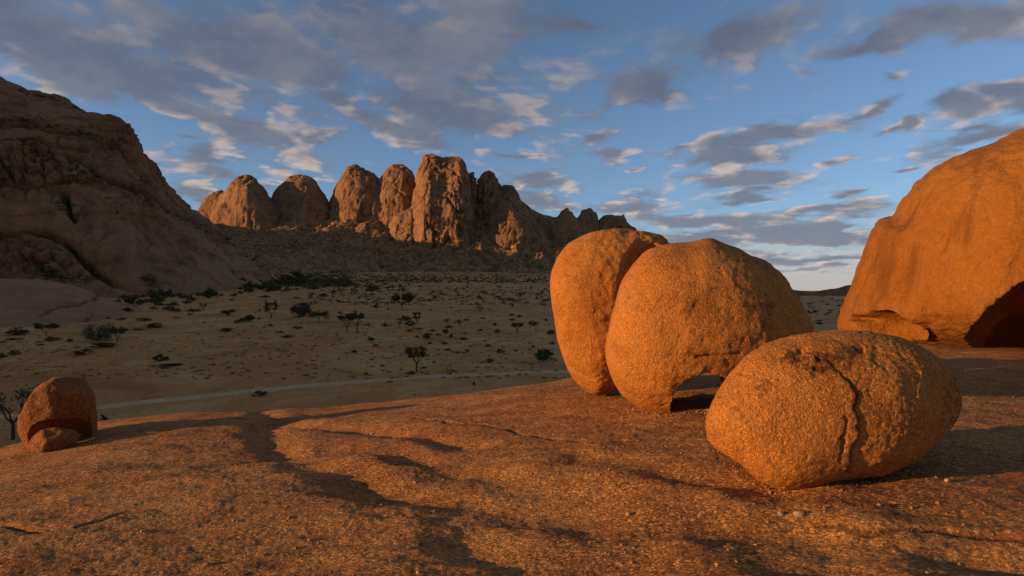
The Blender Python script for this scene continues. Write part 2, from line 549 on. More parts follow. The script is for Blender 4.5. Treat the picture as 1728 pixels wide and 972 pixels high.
def drop_for(fr, az):
    """curvature that makes the rim appear at slope fr along azimuth az"""
    r = np.geomspace(3, 400, 500); zt = tilt(r * math.sin(az))
    lo, hi = 1e-5, 0.3
    for _ in range(50):
        a = math.sqrt(lo * hi)
        f = ((zt - a * np.maximum(r - 5, 0) ** 2) / r).max()
        if -f > fr: hi = a
        else: lo = a
    return a


CREST = [(-60, 770), (0, 757), (60, 740), (170, 713), (300, 700), (420, 694), (560, 688), (750, 668), (930, 648), (1100, 610), (1300, 572), (1420, 556)]
_caz, _cdrop = [], []
for _px, _py in CREST:
    X = (_px - CX) / F
    _caz.append(math.degrees(math.atan(X))); _cdrop.append(drop_for((_py - HY) / F * math.cos(math.atan(X)), math.atan(X)))
_caz = [-200, -60] + _caz + [60, 110, 200]
_cdrop = [0.006, 0.009] + _cdrop + [0.0006, 0.002, 0.006]


def slab_base(x, y):
    x = np.asarray(x, dtype=np.float64); y = np.asarray(y, dtype=np.float64)
    r = np.hypot(x, y); a = np.degrees(np.arctan2(x, y))
    k = np.exp(np.interp(a, _caz, np.log(_cdrop)))
    z = tilt(np.clip(x, -40, 60)) - k * np.maximum(r - 5, 0) ** 2
    z = z - 0.0016 * np.maximum(r - 60, 0) ** 2
    return z


def px_to_slab(px, py):
    x, y, z = pixel_ground(px, py, slab_base, 3.0, 60, 500)
    return (x, y)


CH1 = [px_to_slab(*q) for q in [(428, 692), (452, 702), (450, 728), (474, 754), (530, 776), (590, 796), (650, 815), (740, 826), (840, 836), (930, 854), (1030, 872), (1150, 886), (1300, 898), (1480, 915), (1728, 950)]]
CH2 = [px_to_slab(*q) for q in [(640, 826), (700, 868), (760, 905), (860, 940), (1000, 990)]]
CH3 = [px_to_slab(*q) for q in [(455, 708), (560, 716), (640, 718), (720, 735), (800, 745)]]
CH4 = [px_to_slab(*q) for q in [(560, 752), (650, 756), (740, 775), (860, 800), (1000, 830)]]
CH5 = [px_to_slab(*q) for q in [(1000, 770), (1100, 790), (1170, 812), (1280, 830)]]
CH6 = [px_to_slab(*q) for q in [(-40, 884), (0, 892), (60, 899), (130, 893), (205, 868)]]
CH8 = [px_to_slab(*q) for q in [(800, 905), (900, 925), (1020, 940), (1200, 955), (1450, 975)]]
RG1 = [px_to_slab(*q) for q in [(640, 862), (700, 885), (745, 985)]]
RG2 = [px_to_slab(*q) for q in [(1170, 918), (1230, 985)]]
RG3 = [px_to_slab(*q) for q in [(1480, 890), (1540, 985)]]
CH9 = [px_to_slab(*q) for q in [(690, 700), (760, 712), (850, 722), (960, 742), (1060, 748)]]
CH10 = [px_to_slab(*q) for q in [(1380, 880), (1460, 893), (1560, 888), (1680, 905), (1728, 915)]]
CH7 = [px_to_slab(*q) for q in [(1250, 700), (1330, 870), (1380, 895), (1500, 905)]]


def slab_relief(x, y):
    p = np.stack([x.ravel(), y.ravel(), 0 * x.ravel()], -1)
    w = fbm(p, 0.9, 3, seed=11) * 0.28
    w2 = fbm(p, 0.9, 3, seed=19) * 0.28
    X = p[:, 0] + w; Y = p[:, 1] + w2
    r = np.hypot(p[:, 0], p[:, 1])
    z = fbm(p, 0.22, 3, seed=1) * 0.16 + fbm(p * [0.7, 1.6, 1], 0.8, 3, seed=2) * 0.09
    z = z * sstep(r, 1, 6)
    for line, wd, dp in ((CH1, 0.38, 0.125), (CH8, 0.42, 0.10), (CH7, 0.14, 0.03), (RG1, 0.34, -0.02), (RG2, 0.34, -0.075), (RG3, 0.36, -0.08), (CH3, 0.30, 0.12), (CH4, 0.35, 0.11), (CH5, 0.28, 0.08), (CH6, 0.04, 0.05), (CH9, 0.035, 0.04), (CH10, 0.03, 0.03)):
        d = seg_dist(X, Y, line)
        z = z - dp * np.exp(-(d / wd) ** 2)
    lumps = fbm(p * [0.8, 1.3, 1], 3.0, 4, 0.6, seed=6)
    z = z + lumps * 0.026 - 0.012 * sstep(fbm(p * [0.5, 1.0, 1], 0.55, 4, 0.55, seed=12), 0.0, 0.10)
    z = z + fbm(p * [0.75, 1.25, 1], 14.0, 3, 0.65, seed=8) * 0.013 * (1 - sstep(r, 14, 26))
    return z.reshape(x.shape)


def slab_z(x, y):
    x = np.asarray(x, dtype=np.float64); y = np.asarray(y, dtype=np.float64)
    return slab_base(x, y) + slab_relief(x, y)


def build_slab():
    az = az_columns(0.11, -44, 44, 4.0)
    r = np.concatenate([np.geomspace(0.6, 4.0, 24)[:-1], np.geomspace(4.0, 30, 400), np.geomspace(30.6, 190, 50)])
    R, A = np.meshgrid(r, az, indexing='ij')
    x = R * np.sin(A); y = R * np.cos(A)
    z = slab_z(x, y)
    p = np.stack([x, y, z], -1).reshape(-1, 3)
    me = mesh_np('rock_slab', p, grid_quads(len(r), len(az), True), M_SLAB)
    # colour darker along the cracks and in noise-scattered blotches
    pw = p.copy(); pw[:, 2] = 0
    w = fbm(pw, 0.9, 3, seed=11) * 0.28; w2 = fbm(pw, 0.9, 3, seed=19) * 0.28
    var = np.zeros(len(p))
    for line, wd in ((CH6, 0.035), (CH9, 0.03), (CH10, 0.03)):
        var = np.maximum(var, 0.8 * np.exp(-(seg_dist(p[:, 0] + w, p[:, 1] + w2, line) / wd) ** 2))
    hol = fbm(pw * [0.8, 1.5, 1], 0.7, 5, 0.65, seed=15)
    var = np.maximum(var, 0.38 * sstep(hol, 0.16, 0.34) * sstep(fbm(pw, 6, 3, 0.7, seed=16), -0.25, 0.25))
    at = me.attributes.new('dark_tone', 'FLOAT', 'POINT'); at.data.foreach_set('value', var.astype(np.float32))
    tag(link('rock_slab', me), kind='structure', label='rough orange granite slab sloping away in low sun')


build_slab()

# ------------------------------------------------------------------ boulders: solid bodies, remeshed and weathered
def body_mesh(poly, centre, dist, front, back, e=0.85, nth=160, nph=80, lean=0.0, smooth_r=3, skew=0.0):
    """closed body: outline poly (photo px) seen along the line to centre, given depth in front and behind"""
    w = ray(*centre).normalized()
    u = w.cross(Vector((0, 0, 1))).normalized(); v = u.cross(w).normalized()
    Cc = w * dist
    pts = []
    for (px, py) in poly:
        q = ray(px, py); q = q * (dist / q.dot(w)) - Cc
        pts.append((q.dot(u), q.dot(v)))
    pts = np.array(pts); nxt = np.roll(pts, -1, 0)
    th = np.linspace(0, 2 * math.pi, nth, endpoint=False)
    rad = np.zeros(nth)
    for i, t in enumerate(th):
        dx, dy = math.cos(t), math.sin(t)
        best = 0
        for (a, b) in zip(pts, nxt):
            ex, ey = b[0] - a[0], b[1] - a[1]
            den = dx * ey - dy * ex
            if abs(den) < 1e-12: continue
            s = (a[0] * ey - a[1] * ex) / den
            k = (a[0] * dy - a[1] * dx) / den
            if s > 0 and -1e-6 <= k <= 1 + 1e-6: best = max(best, s)
        rad[i] = best
    # a thick body looks larger than its mid section: allow for the nearer parts
    fp = np.linspace(0.02, math.pi / 2, 200)
    rad /= (np.sin(fp) ** e / (1 - front / dist * np.cos(fp) ** e)).max()
    for _ in range(smooth_r):
        rad = (np.roll(rad, 1) + 2 * rad + np.roll(rad, -1)) / 4
    rad = rad * (1 + (skew * rad * np.cos(th) + lean * rad * np.sin(th)) / dist)
    ph = np.linspace(0, math.pi, nph + 2)[1:-1]
    S = np.sin(ph) ** e; Cc_ = np.cos(ph)
    uu = S[:, None] * (rad * np.cos(th))[None, :]; vv = S[:, None] * (rad * np.sin(th))[None, :]
    ww = np.where(Cc_ > 0, -front * np.abs(Cc_) ** e, back * np.abs(Cc_) ** e)[:, None] + lean * vv + skew * uu
    U, V, W = np.array(u), np.array(v), np.array(w)
    P = np.array(Cc) + uu[..., None] * U + vv[..., None] * V + ww[..., None] * W
    P = P.reshape(-1, 3)
    n = len(P)
    P = np.vstack([P, np.array(Cc) - W * front, np.array(Cc) + W * back])
    q = grid_quads(nph, nth, True)[:, ::-1]
    faces = [tuple(f) for f in q.tolist()]
    for j in range(nth):
        faces.append((j, (j + 1) % nth, n))
        b0 = (nph - 1) * nth
        faces.append((b0 + (j + 1) % nth, b0 + j, n + 1))
    me = bpy.data.meshes.new('body')
    me.from_pydata(P.tolist(), [], faces); me.update()
    return me


def ellipsoid(centre, radii, rot=None, nu=48, nv=24):
    me = bpy.data.meshes.new('cut')
    V, Fc = [], []
    for i in range(1, nv):
        a = math.pi * i / nv
        for j in range(nu):
            b = 2 * math.pi * j / nu
            V.append(Vector((math.sin(a) * math.cos(b) * radii[0], math.sin(a) * math.sin(b) * radii[1], math.cos(a) * radii[2])))
    V += [Vector((0, 0, radii[2])), Vector((0, 0, -radii[2]))]
    for i in range(nv - 2):
        for j in range(nu):
            k = (j + 1) % nu
            Fc.append((i * nu + j, (i + 1) * nu + j, (i + 1) * nu + k, i * nu + k))
    n = len(V)
    for j in range(nu):
        k = (j + 1) % nu
        Fc.append((j, k, n - 2)); Fc.append(((nv - 2) * nu + k, (nv - 2) * nu + j, n - 1))
    R = rot or Matrix.Identity(3)
    V = [R @ v + Vector(centre) for v in V]
    me.from_pydata([tuple(v) for v in V], [], Fc); me.update()
    return me


def look_rot(d):
    """rotation that takes local Y to direction d, local Z staying up"""
    y = Vector(d).normalized(); x = y.cross(Vector((0, 0, 1))).normalized(); z = x.cross(y)
    return Matrix((x, y, z)).transposed()


def surf(me, px, py):
    """where the line through a photo pixel enters a body"""
    from mathutils.bvhtree import BVHTree
    t = BVHTree.FromPolygons([v.co for v in me.vertices], [p.vertices for p in me.polygons])
    loc = t.ray_cast(Vector((0, 0, 0)), ray(px, py).normalized())[0]
    return loc


def sculpt(bodies, cutters, voxel, relax=4):
    """a body minus cutters, voxel remeshed; a cut that fails is nudged and tried again"""
    def diag(m):
        if len(m.vertices) < 10: return 0.0
        a = np.empty(len(m.vertices) * 3, np.float32); m.vertices.foreach_get('co', a); a = a.reshape(-1, 3)
        return float(np.linalg.norm(a.max(0) - a.min(0)))
    def evaluate(o):
        dg = bpy.context.evaluated_depsgraph_get()
        return bpy.data.meshes.new_from_object(o.evaluated_get(dg))
    me = bodies[0]; d0 = diag(me)
    for c in cutters:
        for k in range(6):
            o = link('tmp_body', me); t = link('tmp_cut', c)
            t.location = (0.0137 * k, 0.0091 * k, 0.0113 * k)
            md = o.modifiers.new('c', 'BOOLEAN'); md.operation = 'DIFFERENCE'; md.object = t; md.solver = 'EXACT'
            new = evaluate(o)
            bpy.data.objects.remove(o); bpy.data.objects.remove(t)
            if diag(new) > 0.85 * d0 and len(new.polygons) > 0.4 * len(me.polygons):
                me = new; break
    o = link('tmp_body', me)
    md = o.modifiers.new('r', 'REMESH'); md.mode = 'VOXEL'; md.voxel_size = voxel
    md = o.modifiers.new('s', 'SMOOTH'); md.iterations = relax; md.factor = 0.5
    out = evaluate(o)
    bpy.data.objects.remove(o)
    return out


def facets(me, seed, n, cut, dirs=None):
    """flat broken faces: planes that shave a little off a body"""
    rg = np.random.default_rng(seed)
    v, _ = get_vn(me)
    c = (v.max(0) + v.min(0)) / 2
    D = rg.normal(size=(n, 3)); D[:, 2] *= 0.7
    if dirs is not None: D = np.vstack([np.array(dirs), D])
    D /= np.linalg.norm(D, axis=1)[:, None]
    for d in D:
        s_ = (v - c) @ d
        h = s_.max() * (1 - cut * rg.uniform(0.5, 1.3))
        w = 0.02 * s_.max()
        e = np.logaddexp(0, (s_ - h) / w) * w
        v = v - d * (e * 0.88)[:, None]
    set_v(me, v)


def weather(me, size, big=0.05, mid=0.02, fine=0.006, seed=0, fs=16, extra=None):
    v, n = get_vn(me)
    d = fbm(v, 1.1 / size, 3, seed=seed) * big * size + fbm(v, 4.5 / size, 4, 0.55, seed=seed + 1) * mid * size
    # shallow scars where skins of rock have come off
    sc_ = fbm(v, 1.7 / size, 4, 0.55, seed=seed + 5)
    d -= 0.007 * size * (sstep(sc_, 0.10, 0.13) + 0.7 * sstep(sc_, -0.16, -0.13) * 0.6)
    if fine:
        d += fbm(v, fs / size, 4, 0.65, seed=seed + 2) * fine * size
    if extra is not None:
        e_ = extra(v, n)
        if isinstance(e_, tuple):
            e_, var = e_
            at = me.attributes.new('dark_tone', 'FLOAT', 'POINT'); at.data.foreach_set('value', np.clip(var, 0, 1).astype(np.float32))
        d = d + e_
    v = v + n * d[:, None]
    set_v(me, v); smooth(me)


def contact(px, py):
    x, y, z = pixel_ground(px, py, slab_base, 3, 80, 900)
    return math.sqrt(x * x + y * y + z * z)


def build_boulders():
    # ---- left upright boulder of the pair
    poly = [(930, 505), (930, 462), (942, 428), (965, 402), (1000, 389), (1040, 385), (1080, 390), (1122, 397), (1132, 410), (1128, 440), (1105, 500), (1085, 580),
            (1060, 645), (1020, 666), (1000, 668), (975, 650), (952, 620), (938, 575)]
    me = body_mesh(poly, (1015, 530), contact(1010, 667) + 0.15, 1.35, 1.1, e=0.8, skew=0.15)
    # the cleft side, broken flat, facing the neighbour
    a = ray(1052, 505).normalized()
    cut = ellipsoid(a * (contact(1010, 667) - 1.55) + Vector((0.62, 0, 0)), (0.78, 1.3, 1.9), look_rot(ray(1060, 500)))
    me = sculpt([me], [cut], 0.028)
    def ex(v, n):
        px, py = proj(v)
        rough = sstep(px, 990, 1015)
        return rough * (fbm(v, 5, 4, 0.6, seed=31) * 0.05) - 0.05 * np.exp(-(seg_dist(px, py, [(960, 402), (1010, 402), (1060, 398)]) / 5) ** 2) * 0.4
    facets(me, 5, 7, 0.06)
    weather(me, 1.6, 0.04, 0.009, 0.0025, 3, extra=ex)
    me.materials.append(M_BOULDER)
    tag(link('boulder', me), 'tall rounded orange boulder with a dark broken side, left one of the upright pair', 'boulder')

    # ---- right boulder of the pair, standing on a leg with an arch beneath
    poly = [(1020, 600), (1020, 565), (1027, 525), (1042, 482), (1064, 445), (1092, 418), (1130, 410), (1165, 408), (1196, 401), (1232, 412), (1270, 424), (1303, 442), (1330, 472),
            (1352, 505), (1375, 552), (1376, 600), (1350, 655), (1310, 690), (1230, 712), (1140, 705), (1112, 699), (1080, 690), (1050, 668), (1032, 640)]
    me = body_mesh(poly, (1190, 560), contact(1112, 699) + 0.75, 1.6, 1.9, e=0.85, skew=0.28)
    d = ray(1186, 678)
    cuts = [ellipsoid(d * (contact(1112, 699) - 0.1), (0.55, 3.2, 0.72), look_rot(Vector((0.26, 1, 0)))),
            ellipsoid(ray(1290, 700) * (contact(1112, 699) - 0.3), (1.3, 1.0, 0.36), look_rot(Vector((0.2, 1, 0))))]
    me = sculpt([me], cuts, 0.028)
    def ex2(v, n):
        px, py = proj(v)
        front = sstep(-n[:, 1], -0.2, 0.2)
        r = sstep(px, 1180, 1310) * (fbm(v, 3.2, 4, 0.6, seed=41) * 0.04)
        g = -0.045 * np.exp(-(seg_dist(px, py, [(1175, 602), (1215, 600), (1248, 597)]) / 2.5) ** 2) * front
        k = -0.05 * np.exp(-(seg_dist(px, py, [(1262, 418), (1290, 450), (1312, 490), (1335, 560)]) / 6) ** 2) * front
        b = 0.022 * np.exp(-(((px - 1198) / 20) ** 2 + ((py - 404) / 6) ** 2))
        sc = fbm(v, 9, 3, seed=44)
        ln = fbm(v, 9, 4, 0.7, seed=57)
        spot = 0.8 * np.exp(-(((px - 1290) / 30) ** 2 + ((py - 520) / 40) ** 2)) + np.exp(-(((px - 1168) / 14) ** 2 + ((py - 598) / 12) ** 2)) + 0.5 * np.exp(-(((px - 1270) / 40) ** 2 + ((py - 430) / 14) ** 2))
        var = sstep(ln + spot * 0.3, 0.14, 0.34) * np.clip(spot * 1.5, 0, 1) * 0.7
        ar = np.exp(-(((px - 1175) / 75) ** 2 + ((py - 650) / 50) ** 2)) * fbm(v, 3.5, 4, 0.6, seed=58) * 0.10
        return ar + r + g + k + b + np.where(sc > 0.32, -0.012, 0) * front, var
    facets(me, 6, 8, 0.025)
    weather(me, 1.9, 0.03, 0.007, 0.0025, 13, fs=18, extra=ex2)
    me.materials.append(M_BOULDER)
    tag(link('boulder', me), 'big round orange boulder standing over a dark open arch, right one of the upright pair', 'boulder')

    # ---- nearest boulder, egg shaped with a crack down its middle
    poly = [(1187, 738), (1187, 702), (1203, 660), (1232, 618), (1265, 590), (1310, 570), (1360, 560), (1410, 556), (1465, 558), (1525, 569), (1575, 592), (1605, 622), (1622, 655),
            (1627, 682), (1612, 715), (1590, 745), (1555, 778), (1500, 802), (1420, 812), (1360, 826), (1315, 830), (1275, 812), (1245, 780), (1225, 768), (1199, 756)]
    me = body_mesh(poly, (1410, 690), contact(1330, 828) + 0.45, 0.85, 1.1, e=0.85, skew=0.50, lean=0.15)
    cut = ellipsoid(ray(1500, 850) * (contact(1330, 828) * 0.88), (0.95, 0.9, 0.20), look_rot(Vector((0.8, 1, 0))))
    me = sculpt([me], [cut], 0.0155)
    crack = [(1392, 604), (1412, 622), (1432, 640), (1446, 655), (1448, 675), (1445, 693), (1455, 712), (1452, 735), (1440, 765), (1430, 800)]
    crack2 = [(1425, 700), (1432, 722), (1424, 750), (1420, 780)]
    def ex3(v, n):
        px, py = proj(v)
        front = sstep(-n[:, 1] + 0.6 * n[:, 2], -0.1, 0.3)
        wx = px + fbm(v, 9, 4, 0.6, seed=52) * 11
        wy = py + fbm(v, 9, 4, 0.6, seed=53) * 9
        d1 = seg_dist(wx, wy, crack); d2 = seg_dist(wx, wy, crack2)
        z = -0.055 * np.exp(-(d1 / 2.0) ** 2) * front * (0.35 + 0.65 * sstep(py, 620, 660)) - 0.03 * np.exp(-(d2 / 2.0) ** 2) * front
        # the right half stands a little back from the left one
        xs = np.interp(py, [604, 655, 693, 712, 740, 800], [1392, 1446, 1445, 1455, 1450, 1430])
        z = z - 0.026 * sstep(wx, xs - 1, xs + 4) * sstep(py, 615, 660) * front * np.exp(-((px - xs) / 110) ** 2)
        up = sstep(n[:, 2], 0.25, 0.8)
        w1, w2 = worley(v, 13, 3)
        z = z - (1 - sstep(w2 - w1, 0.02, 0.25)) * 0.0055 * (0.1 + 0.9 * sstep(px, 1330, 1500))
        pits = fbm(v, 6, 3, seed=54)
        z = z - 0.028 * sstep(pits, 0.18, 0.34) * up * (px < 1460)
        z = z + fbm(v, 5, 4, 0.6, seed=55) * 0.03 * sstep(py, 740, 800) * sstep(px, 1380, 1480)
        # black lichen on the upper left, darker along the crack and towards the right edge
        ln = fbm(v, 14, 4, 0.7, seed=56)
        spot = np.exp(-(((px - 1395) / 45) ** 2 + ((py - 612) / 22) ** 2)) + 0.8 * np.exp(-(((px - 1340) / 26) ** 2 + ((py - 600) / 14) ** 2)) + 0.7 * np.exp(-(((px - 1285) / 14) ** 2 + ((py - 655) / 14) ** 2))
        spot += 0.7 * np.exp(-(((px - 1440) / 12) ** 2 + ((py - 588) / 14) ** 2)) + 0.5 * sstep(px, 1560, 1620)
        var = sstep(ln + spot * 0.35, 0.10, 0.30) * np.clip(spot * 1.5, 0, 1)
        var = np.maximum(var, 0.8 * np.exp(-(d1 / 2.2) ** 2) * front)
        return z, var
    facets(me, 7, 8, 0.03, [(-0.6, -0.7, -0.5), (0.5, -0.9, 0.15)])
    weather(me, 1.25, 0.035, 0.010, 0.004, 23, fs=20, extra=ex3)
    me.materials.append(M_BOULDER)
    tag(link('boulder', me), 'egg shaped orange boulder split by a vertical crack, nearest one lying on the slab', 'boulder')

    # ---- hollow boulder at the far left edge and the small one inside its hollow
    poly = [(30, 735), (31, 705), (40, 682), (55, 665), (76, 646), (94, 638), (120, 636), (142, 637), (152, 652), (165, 672), (172, 700), (171, 735), (150, 765), (60, 775), (36, 765)]
    me = body_mesh(poly, (100, 700), 17.5, 0.9, 1.3, e=0.6, lean=-0.3, skew=0.35, smooth_r=1)
    q = ray(86, 742).normalized()
    me = sculpt([me], [ellipsoid(ray(104, 748).normalized() * 16.3, (1.02, 1.2, 0.56), look_rot(q))], 0.025)
    facets(me, 8, 9, 0.20)
    weather(me, 1.1, 0.11, 0.035, 0.010, 33, fs=14)
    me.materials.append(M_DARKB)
    tag(link('boulder', me), 'dark hollowed boulder at the left edge beyond the rim of the slab', 'boulder')
    poly = [(42, 752), (50, 736), (68, 724), (96, 720), (124, 725), (142, 738), (148, 752), (112, 768), (65, 772)]
    me = body_mesh(poly, (92, 735), 16.5, 0.45, 0.5, e=0.85)
    me = sculpt([me], [], 0.03)
    facets(me, 9, 7, 0.25)
    weather(me, 0.7, 0.12, 0.04, 0.012, 37, fs=12)
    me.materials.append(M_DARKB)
    tag(link('boulder', me), 'small low boulder tucked inside the hollow of the left edge boulder', 'boulder')

    # ---- the great dome on the right
    poly = [(1416, 560), (1420, 540), (1430, 505), (1445, 470), (1458, 435), (1468, 405), (1484, 380), (1505, 369), (1512, 368), (1518, 345), (1540, 312), (1575, 283), (1620, 260),
            (1675, 243), (1728, 221), (1850, 178), (2000, 150), (2150, 165), (2300, 230), (2400, 330), (2440, 450), (2440, 580), (2350, 680), (2100, 700), (1850, 660), (1700, 610), (1560, 590), (1470, 572)]
    k = contact(1600, 587) / 29.0
    me = body_mesh(poly, (1900, 470), 37.0 * k, 9.5 * k, 10.0 * k, e=0.74, nth=260, nph=120, smooth_r=1)
    q = ray(1735, 580).normalized(); q2 = ray(1478, 548).normalized()
    lk = look_rot(Vector((0.45, 1, 0)))
    mouth = surf(me, 1738, 566); notch = surf(me, 1478, 545)
    ax = Vector((0.50, 0.86, 0.0))
    cuts = [ellipsoid(mouth + ax * 0.3 + Vector((1.25, -0.4, -0.55)), (2.9, 3.3, 3.0), look_rot(ax)),
            ellipsoid(mouth + ax * 2.2 + Vector((1.5, -0.4, -0.9)), (2.3, 4.2, 2.0), look_rot(ax)),
            ellipsoid(notch + Vector((0.35, -0.1, -0.25)), (1.35, 1.2, 0.72), look_rot(Vector((0.5, 1, 0)))),
            ellipsoid(notch + Vector((-0.1, 0.5, 0.12)), (0.85, 2.2, 0.2), look_rot(Vector((0.3, 1, 0)))),
            ellipsoid(ray(1660, 612).normalized() * 29.5 * k, (6.0, 1.2, 0.42), look_rot(Vector((0.55, 0.8, 0))))]
    me = sculpt([me], cuts, 0.125, 3)
    def ex4(v, n):
        px, py = proj(v)
        wob_ = fbm(v, 0.5, 3, seed=61) * 10
        g = -0.10 * np.exp(-(seg_dist(px + wob_, py, [(1480, 395), (1463, 440), (1450, 480), (1440, 520)]) / 5) ** 2)
        g += -0.06 * np.exp(-(seg_dist(px + wob_, py, [(1555, 505), (1562, 540), (1568, 580)]) / 6) ** 2)
        fl = 0.22 * np.exp(-(((px - 1492) / 16) ** 2 + ((py - 390) / 18) ** 2))
        fl += 0.14 * np.exp(-(((px - 1463) / 7) ** 2 + ((py - 424) / 14) ** 2))
        # sheets peeling off: small steps across the face
        sh = fbm(v * [1, 1, 0.6], 0.22, 4, 0.55, seed=63)
        st = 0.06 * (sstep(sh, 0.02, 0.05) + sstep(sh, 0.22, 0.25) + sstep(sh, -0.2, -0.17)) - 0.07
        g += -0.05 * np.exp(-(seg_dist(px + wob_, py, [(1590, 322), (1640, 290), (1700, 268), (1728, 262)]) / 3) ** 2)
        return (g + fl) * (px < 1760) * (n[:, 1] < 0.3) + st + fbm(v * [1, 1, 0.5], 1.1, 4, 0.6, seed=64) * 0.05
    weather(me, 9.0, 0.045, 0.010, 0.0022, 43, fs=26, extra=ex4)
    me.materials.append(M_DOME)
    tag(link('granite_dome', me), 'huge smooth orange granite dome with a dark shaded cave at its foot, right edge', 'rock dome')


build_boulders()

# ------------------------------------------------------------------ hills and mountains
def loft(name, foot, crest, crest_y, cols, rows, prof, back, extra, mat, foot_fn=valley_z, ctr=None, label=None):
    """hillside between a foot line on the valley floor and a crest line; rises, rounds over and falls behind"""
    cols = np.asarray(cols, dtype=np.float64)
    fy = np.interp(cols, [q[0] for q in foot], [q[1] for q in foot])
    cy = np.interp(cols, [q[0] for q in crest], [q[1] for q in crest])
    Y1 = np.interp(cols, [q[0] for q in crest_y], [q[1] for q in crest_y])
    X = (cols - CX) / F
    Y0 = np.array([pixel_ground(c, f, foot_fn, 30, 2400, 900)[1] for c, f in zip(cols, fy)])
    Y0 = np.minimum(Y0, Y1 - 5)
    Z0 = foot_fn(X * Y0, Y0) - 2
    Z1 = (HY - cy) / F * Y1
    t = np.linspace(0, 1, rows)
    g = prof(t)
    Y = Y0[None] + (Y1 - Y0)[None] * t[:, None]
    Z = Z0[None] + (Z1 - Z0)[None] * g[:, None]
    tb = np.linspace(0, 1, 24)[1:]
    Yb = Y1[None] + back * tb[:, None]
    Zb = Z1[None] + (Z0 - 30 - Z1)[None] * (tb[:, None] ** 1.5)
    Y = np.vstack([Y, Yb]); Z = np.vstack([Z, Zb])
    P = np.stack([X[None] * Y, Y, Z], -1).reshape(-1, 3)
    me = mesh_np(name, P, grid_quads(len(t) + len(tb), len(cols)), mat)
    v, n = get_vn(me)
    T = np.repeat(np.concatenate([t, 1 + tb]), len(cols)); K = np.tile(cols, len(t) + len(tb))
    up = n[:, 2].mean()
    if up < 0:
        me.flip_normals(); n = -n
    e_ = extra(v, n, T, K)
    if isinstance(e_, tuple):
        e_, var = e_
        at = me.attributes.new('dark_tone', 'FLOAT', 'POINT'); at.data.foreach_set('value', np.clip(var, 0, 1).astype(np.float32))
    v = v + e_
    set_v(me, v)
    o = link(name, me)
    tag(o, kind='structure', label=label)
    return o


HILL_CREST = [(-2500, 60), (-1200, 60), (-500, 90), (-120, 120), (0, 133), (25, 146), (45, 158), (90, 164), (115, 174), (135, 186), (170, 194), (195, 197), (215, 209), (232, 232), (246, 264), (262, 290),
              (282, 316), (305, 338), (330, 358), (360, 384), (402, 416), (432, 440), (450, 458), (464, 480)]


